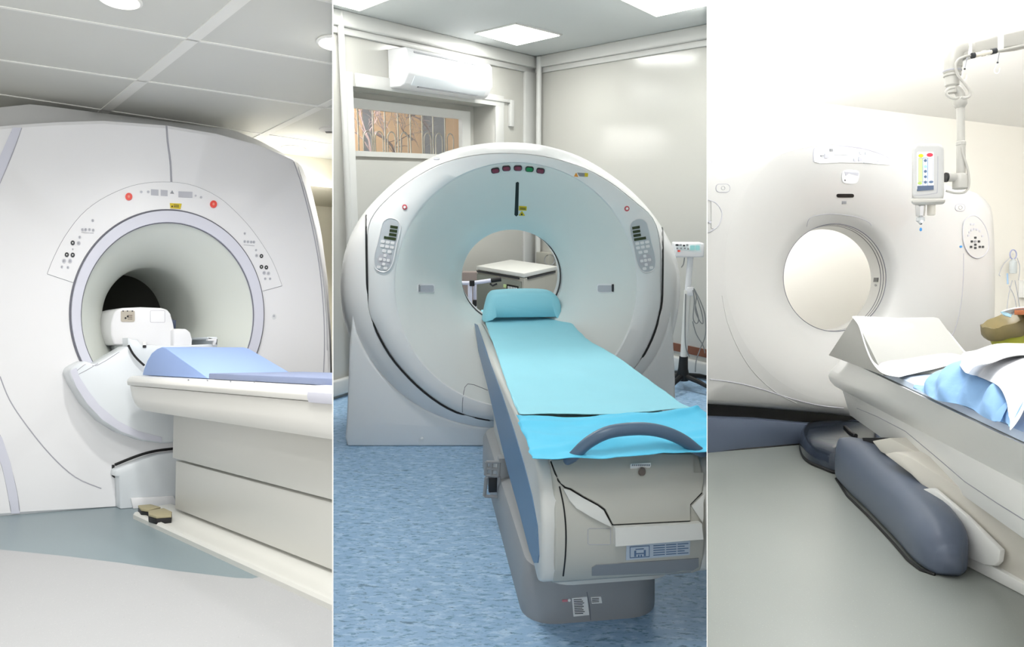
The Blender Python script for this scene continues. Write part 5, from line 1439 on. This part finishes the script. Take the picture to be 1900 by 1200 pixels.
ih.part('plunger', MB().lathe(I(1708, 400, Yh+.05), -Z, [(.007,-.05),(.007,.004),(.016,.008),(.017,.022),(.007,.03),(.004,.036)], 18), mat('clear_tip', '#e4e8ea', rough=.1, trans=.6))
ih.part('nozzle', MB().lathe(I(1708.5, 414, Yh+.05), -Z, [(.005,0),(.006,.003),(.003,.006)], 12), dkgrey)
ih.part('blue_tip', MB().lathe(I(1708.5, 422, Yh+.05), -Z, [(.001,0),(.0045,.004),(.005,.012),(.001,.016)], 12), cyan_p)

# ---- by the ivory wall: bin, desk, infusion line
def Wb(u, v, k=.0): return B.on(u, v, (b0 + nW*k, nW))
bn = Thing('waste_bin', 'yellow-green plastic bin lined with a crumpled brown bag, below the desk edge', 'bin', B, B.fl(1875, 760))
yb = 4.9
c_ = B.Y(1868, 612, yb); ax_ = V((.02, 0, -1)).normalized()
topc = B.Y(1874, 600, yb); botc = V((topc.x + .32, yb, .0))
axb = (botc - topc); ln_ = axb.length
bn.part('body', MB().lathe(topc, axb, [(.13, .03), (.14, .05), (.115, ln_*.96), (.11, ln_)], 28), bin_y)
bag = MB()
rngs = []
for r_, h_ in ((.12,.02),(.145,-.03),(.158,-.035),(.168,-.0),(.170,.03),(.168,.055),(.16,.06),(.155,.05)):
    ring = []
    for k in range(40):
        a_ = 2*math.pi*k/40; rr0 = r_*(1 + .05*noise.noise(V((math.cos(a_)*3, math.sin(a_)*3, h_*20)))); hh0 = h_ + .02*noise.noise(V((math.cos(a_)*2+5, math.sin(a_)*2, h_*5))) - .05*math.cos(a_)*0
        ax0 = axb.normalized(); x0_ = ax0.orthogonal().normalized(); y0_ = ax0.cross(x0_)
        ring.append(topc + ax0*hh0 + (x0_*math.cos(a_) + y0_*math.sin(a_))*rr0)
    rngs.append(ring)
bn.part('liner_bag', MB().loft(rngs, True, False), bag_br, angle=80)
dk2 = Thing('desk', 'orange-brown wooden desk edge by the ivory wall, cut by the right edge', 'desk', B, V((B.Y(1890, 580, 4.6).x, 4.7, 0)))
d0 = B.Y(1884, 590, 4.50); 
d0 = B.Y(1882, 584, 4.50)
dk2.part('top', MB().prism([V((p_.x, p_.y, d0.z)) for p_ in (B.Y(1882,584,4.50), B.Y(1886,584,5.1), V((4.6,5.1,0)), V((4.6,4.50,0)))], Z*.028), wood, bevel=.002)
dk2.part('leg', MB().box(V((d0.x+.95, 4.7, 0)), X_*.05, Yv*.05, Z*(d0.z-.012)), wood, bevel=.003)
dk2.part('leg', MB().box(V((d0.x+.3, 5.05, 0)), X_*.05, Yv*.05, Z*(d0.z-.012)), wood, bevel=.003)
pr_ = [[V((d0.x - .05 + .02*i, 4.52 + .02*j, 0)) for i in range(1)] for j in range(1)]
zz_ = d0.z + .036
rows = [[B.Y(1860,576,4.52), B.Y(1880,571,4.52), B.Y(1905,569,4.52), B.Y(1960,569,4.52)],
        [B.Y(1858,581,4.56), B.Y(1878,578,4.56), B.Y(1905,576,4.56), B.Y(1960,575,4.56)],
        [B.Y(1870,586,4.55), B.Y(1884,582,4.55), B.Y(1905,578,4.55), B.Y(1960,578,4.55)]]
single('paper_napkin', 'white paper draped over the wooden desk edge above the bin', 'paper', B, cloth(rows, 20, 14, .006, .002, 20, 8), sheet_w)
rows = [[B.Y(1857,578,4.53), B.Y(1866,579,4.53), B.Y(1878,583,4.53)], [B.Y(1862,583,4.52), B.Y(1869,586,4.52), B.Y(1876,588,4.52)]]
single('plastic_wrapper', 'small light blue crumpled wrapper under the white paper above the bin', 'wrapper', B, cloth(rows, 12, 10, .006, .004, 30, 9), mat('wrapper_blue', '#a8cfe0', rough=.4))
fl_ = Thing('infusion_bottle', 'small clear infusion chamber with a lilac ring hanging on the ivory wall', 'infusion set', B, Wb(1881, 510))
sw = .12
def Wf(u, v, k=sw): return Wb(u, v, k)
cR = Wf(1880, 472); r1 = (Wf(1886, 472) - cR).length
fl_.part('hanging_ring', MB().tube([cR + dW*math.cos(a)*r1 + Z*math.sin(a)*r1 for a in [2*math.pi*k/20 for k in range(20)]], .006, 8, closed=True), mat('lilac_plastic', '#a9aed2'))
fl_.part('chamber', MB().lathe(Wf(1880, 480), -Z, [(.012,0),(.02,.01),(.036,.03),(.036,.14),(.03,.15),(.001,.152)], 20), mat('milky_clear', '#e6ecee', rough=.1, trans=.3))
fl_.part('blue_clamp', MB().tube([Wf(1869,507), Wf(1870,527)], .008, 8), mat('pale_blue_clamp', '#a9c8e8'))
for pl in ([(1874,478),(1862,490),(1854,508),(1856,512)], [(1887,478),(1892,495),(1890,520)], [(1878,520),(1872,545),(1868,575)], [(1883,520),(1888,545),(1892,572)], [(1872,530),(1882,550),(1886,572)]):
    fl_.part('tube', MB().tube(cat_rom([Wf(u, v) for u, v in pl], 5), .004, 6), lgrey)
fl_.part('hook', MB().tube([Wb(1880, 471, 0), Wf(1880, 471)], .006, 6), chrome)
nt_ = single('wall_notice', 'small white box on the ivory wall beside the infusion line, cut by the right edge', 'box', B, MB().box(Wb(1889, 552, .002), dW*.4, nW*.08, Z*((Wb(1889,520).z-Wb(1889,552).z))), paper, bevel=.004)
# ------------------------------------------------------------------ partitions between the bays (their faces run towards the eye)
def partition(name, u0, u1):
    a, b = (u0 - CX)/F, (u1 - CX)/F; y0, y1 = 1.35, 10.5; vs = []
    for y in (y0, y1):
        for z in (CAMZ - 4.0, CAMZ + 4.6):
            vs.append(V((a*y, y, z))); vs.append(V((b*y, y, z)))
    mb = MB().add(vs, [(0,1,3,2),(4,6,7,5),(0,2,6,4),(1,5,7,3),(0,4,5,1),(2,3,7,6)])
    o = build(name, mb, part_m, None, None, None, flat=True, clip=False); o['kind'] = 'structure'
partition('wall_between_left_and_middle', 616.6, 618.4)
partition('wall_between_middle_and_right', 1311.4, 1312.4)

# ------------------------------------------------------------------ camera, world, light
cam = bpy.data.cameras.new('camera'); co = bpy.data.objects.new('camera', cam); COL.objects.link(co)
co.location = (0, 0, CAMZ); co.rotation_euler = (math.pi/2, 0, 0)
cam.sensor_width = 36; cam.lens = F/1900*36; cam.clip_start = .05; cam.clip_end = 100
sc = bpy.context.scene; sc.camera = co
w = bpy.data.worlds.new('ambient_fill'); sc.world = w; w.use_nodes = True  # even white world added as soft fill through the open bay fronts
bg = w.node_tree.nodes['Background']; bg.inputs[0].default_value = (1, .99, .975, 1); bg.inputs[1].default_value = 1.5
def lamp(name, bay, p, kind, energy, size=.3, color=(1,1,1), aim=None, sy=None, spot=None):
    l = bpy.data.lights.new(name, kind); l.energy = energy; l.color = color
    if kind == 'AREA': l.size = size; l.shape = 'RECTANGLE' if sy else 'SQUARE'; l.size_y = sy or size
    else: l.shadow_soft_size = size
    if spot: l.spot_size = math.radians(spot); l.spot_blend = .8
    o = bpy.data.objects.new(name, l); COL.objects.link(o)
    M = Matrix.Translation(p)
    if aim is not None: M = M @ (aim - p).to_track_quat('-Z', 'Y').to_matrix().to_4x4()
    o.matrix_world = bay.M @ M
    return o
for c in dl: lamp('downlight_or_fill_spot', L, c - Z*.03, 'SPOT', 90, .06, (1,.98,.95), c - Z*2, spot=150)
for x_, y_ in ((-.6, 1.5), (-1.9, 1.6), (-1.3, 2.6)): lamp('downlight_or_fill_spot', L, V((x_, y_, CZ-.03)), 'SPOT', 36, .06, (1,.98,.95), V((x_, y_, 0)), spot=150)  # extra spots out of view, added to brighten the left bay
for c, e in ((ledc, 19), (lc2, 21), (lc3, 19)): lamp('panel_or_fill_lamp', Mi, c - Z*.02, 'AREA', e, .6, (1,1,.98), c - Z*2)
lamp('panel_or_fill_lamp', Mi, V((-.4, 1.6, CHm-.02)), 'AREA', 46, .6, (1,1,.98), V((-.4, 1.6, 0)))  # lamp out of view, added to brighten the front of the middle scanner
lamp('added_uplight', Rt, V((1.5, 3.2, 2.3)), 'AREA', 27, 1.0, (1,1,1), V((1.7, 4.4, 4)))  # area lights without a fixture, added to whiten the right ceiling
lamp('added_uplight', Rt, V((3.0, 3.2, 2.3)), 'AREA', 75, .8, (1,1,1), V((3.9, 4.4, 4)))
lamp('panel_or_fill_lamp', Rt, lampR - Z*.05, 'AREA', 75, .9, (1,1,1), lampR + nW*-.35 - Z*2)  # lamp under the added panel, brightening the back wall
lamp('couch_fill_lamp', Rt, V((1.0, 1.9, CR-.05)), 'AREA', 33, .8, (1,1,1), V((1.4, 2.0, 0)))  # unseen lamp added to brighten the near side of the couch
lamp('facade_fill_lamp', Mi, PW[0] - nl*.9 + dl_*1.7 + Z*(CHm-.12), 'AREA', 170, 1.5, (1,.98,.95), ob + dl_*1.8 + Z*1.9)  # area lamp added outside to brighten the facade in place of daylight
lamp('wall_fill_lamp', Rt, V((4.4, 4.6, CR-.05)), 'AREA', 26, .4, (1,.99,.97), V((4.6, 6.5, 1.2)))  # unseen lamp added to lift the ivory back wall
vs_ = sc.view_settings
sc.display_settings.display_device = 'sRGB'
vs_.view_transform = 'Standard'; vs_.look = 'None'; vs_.exposure = 0; vs_.gamma = 1; vs_.use_curve_mapping = False
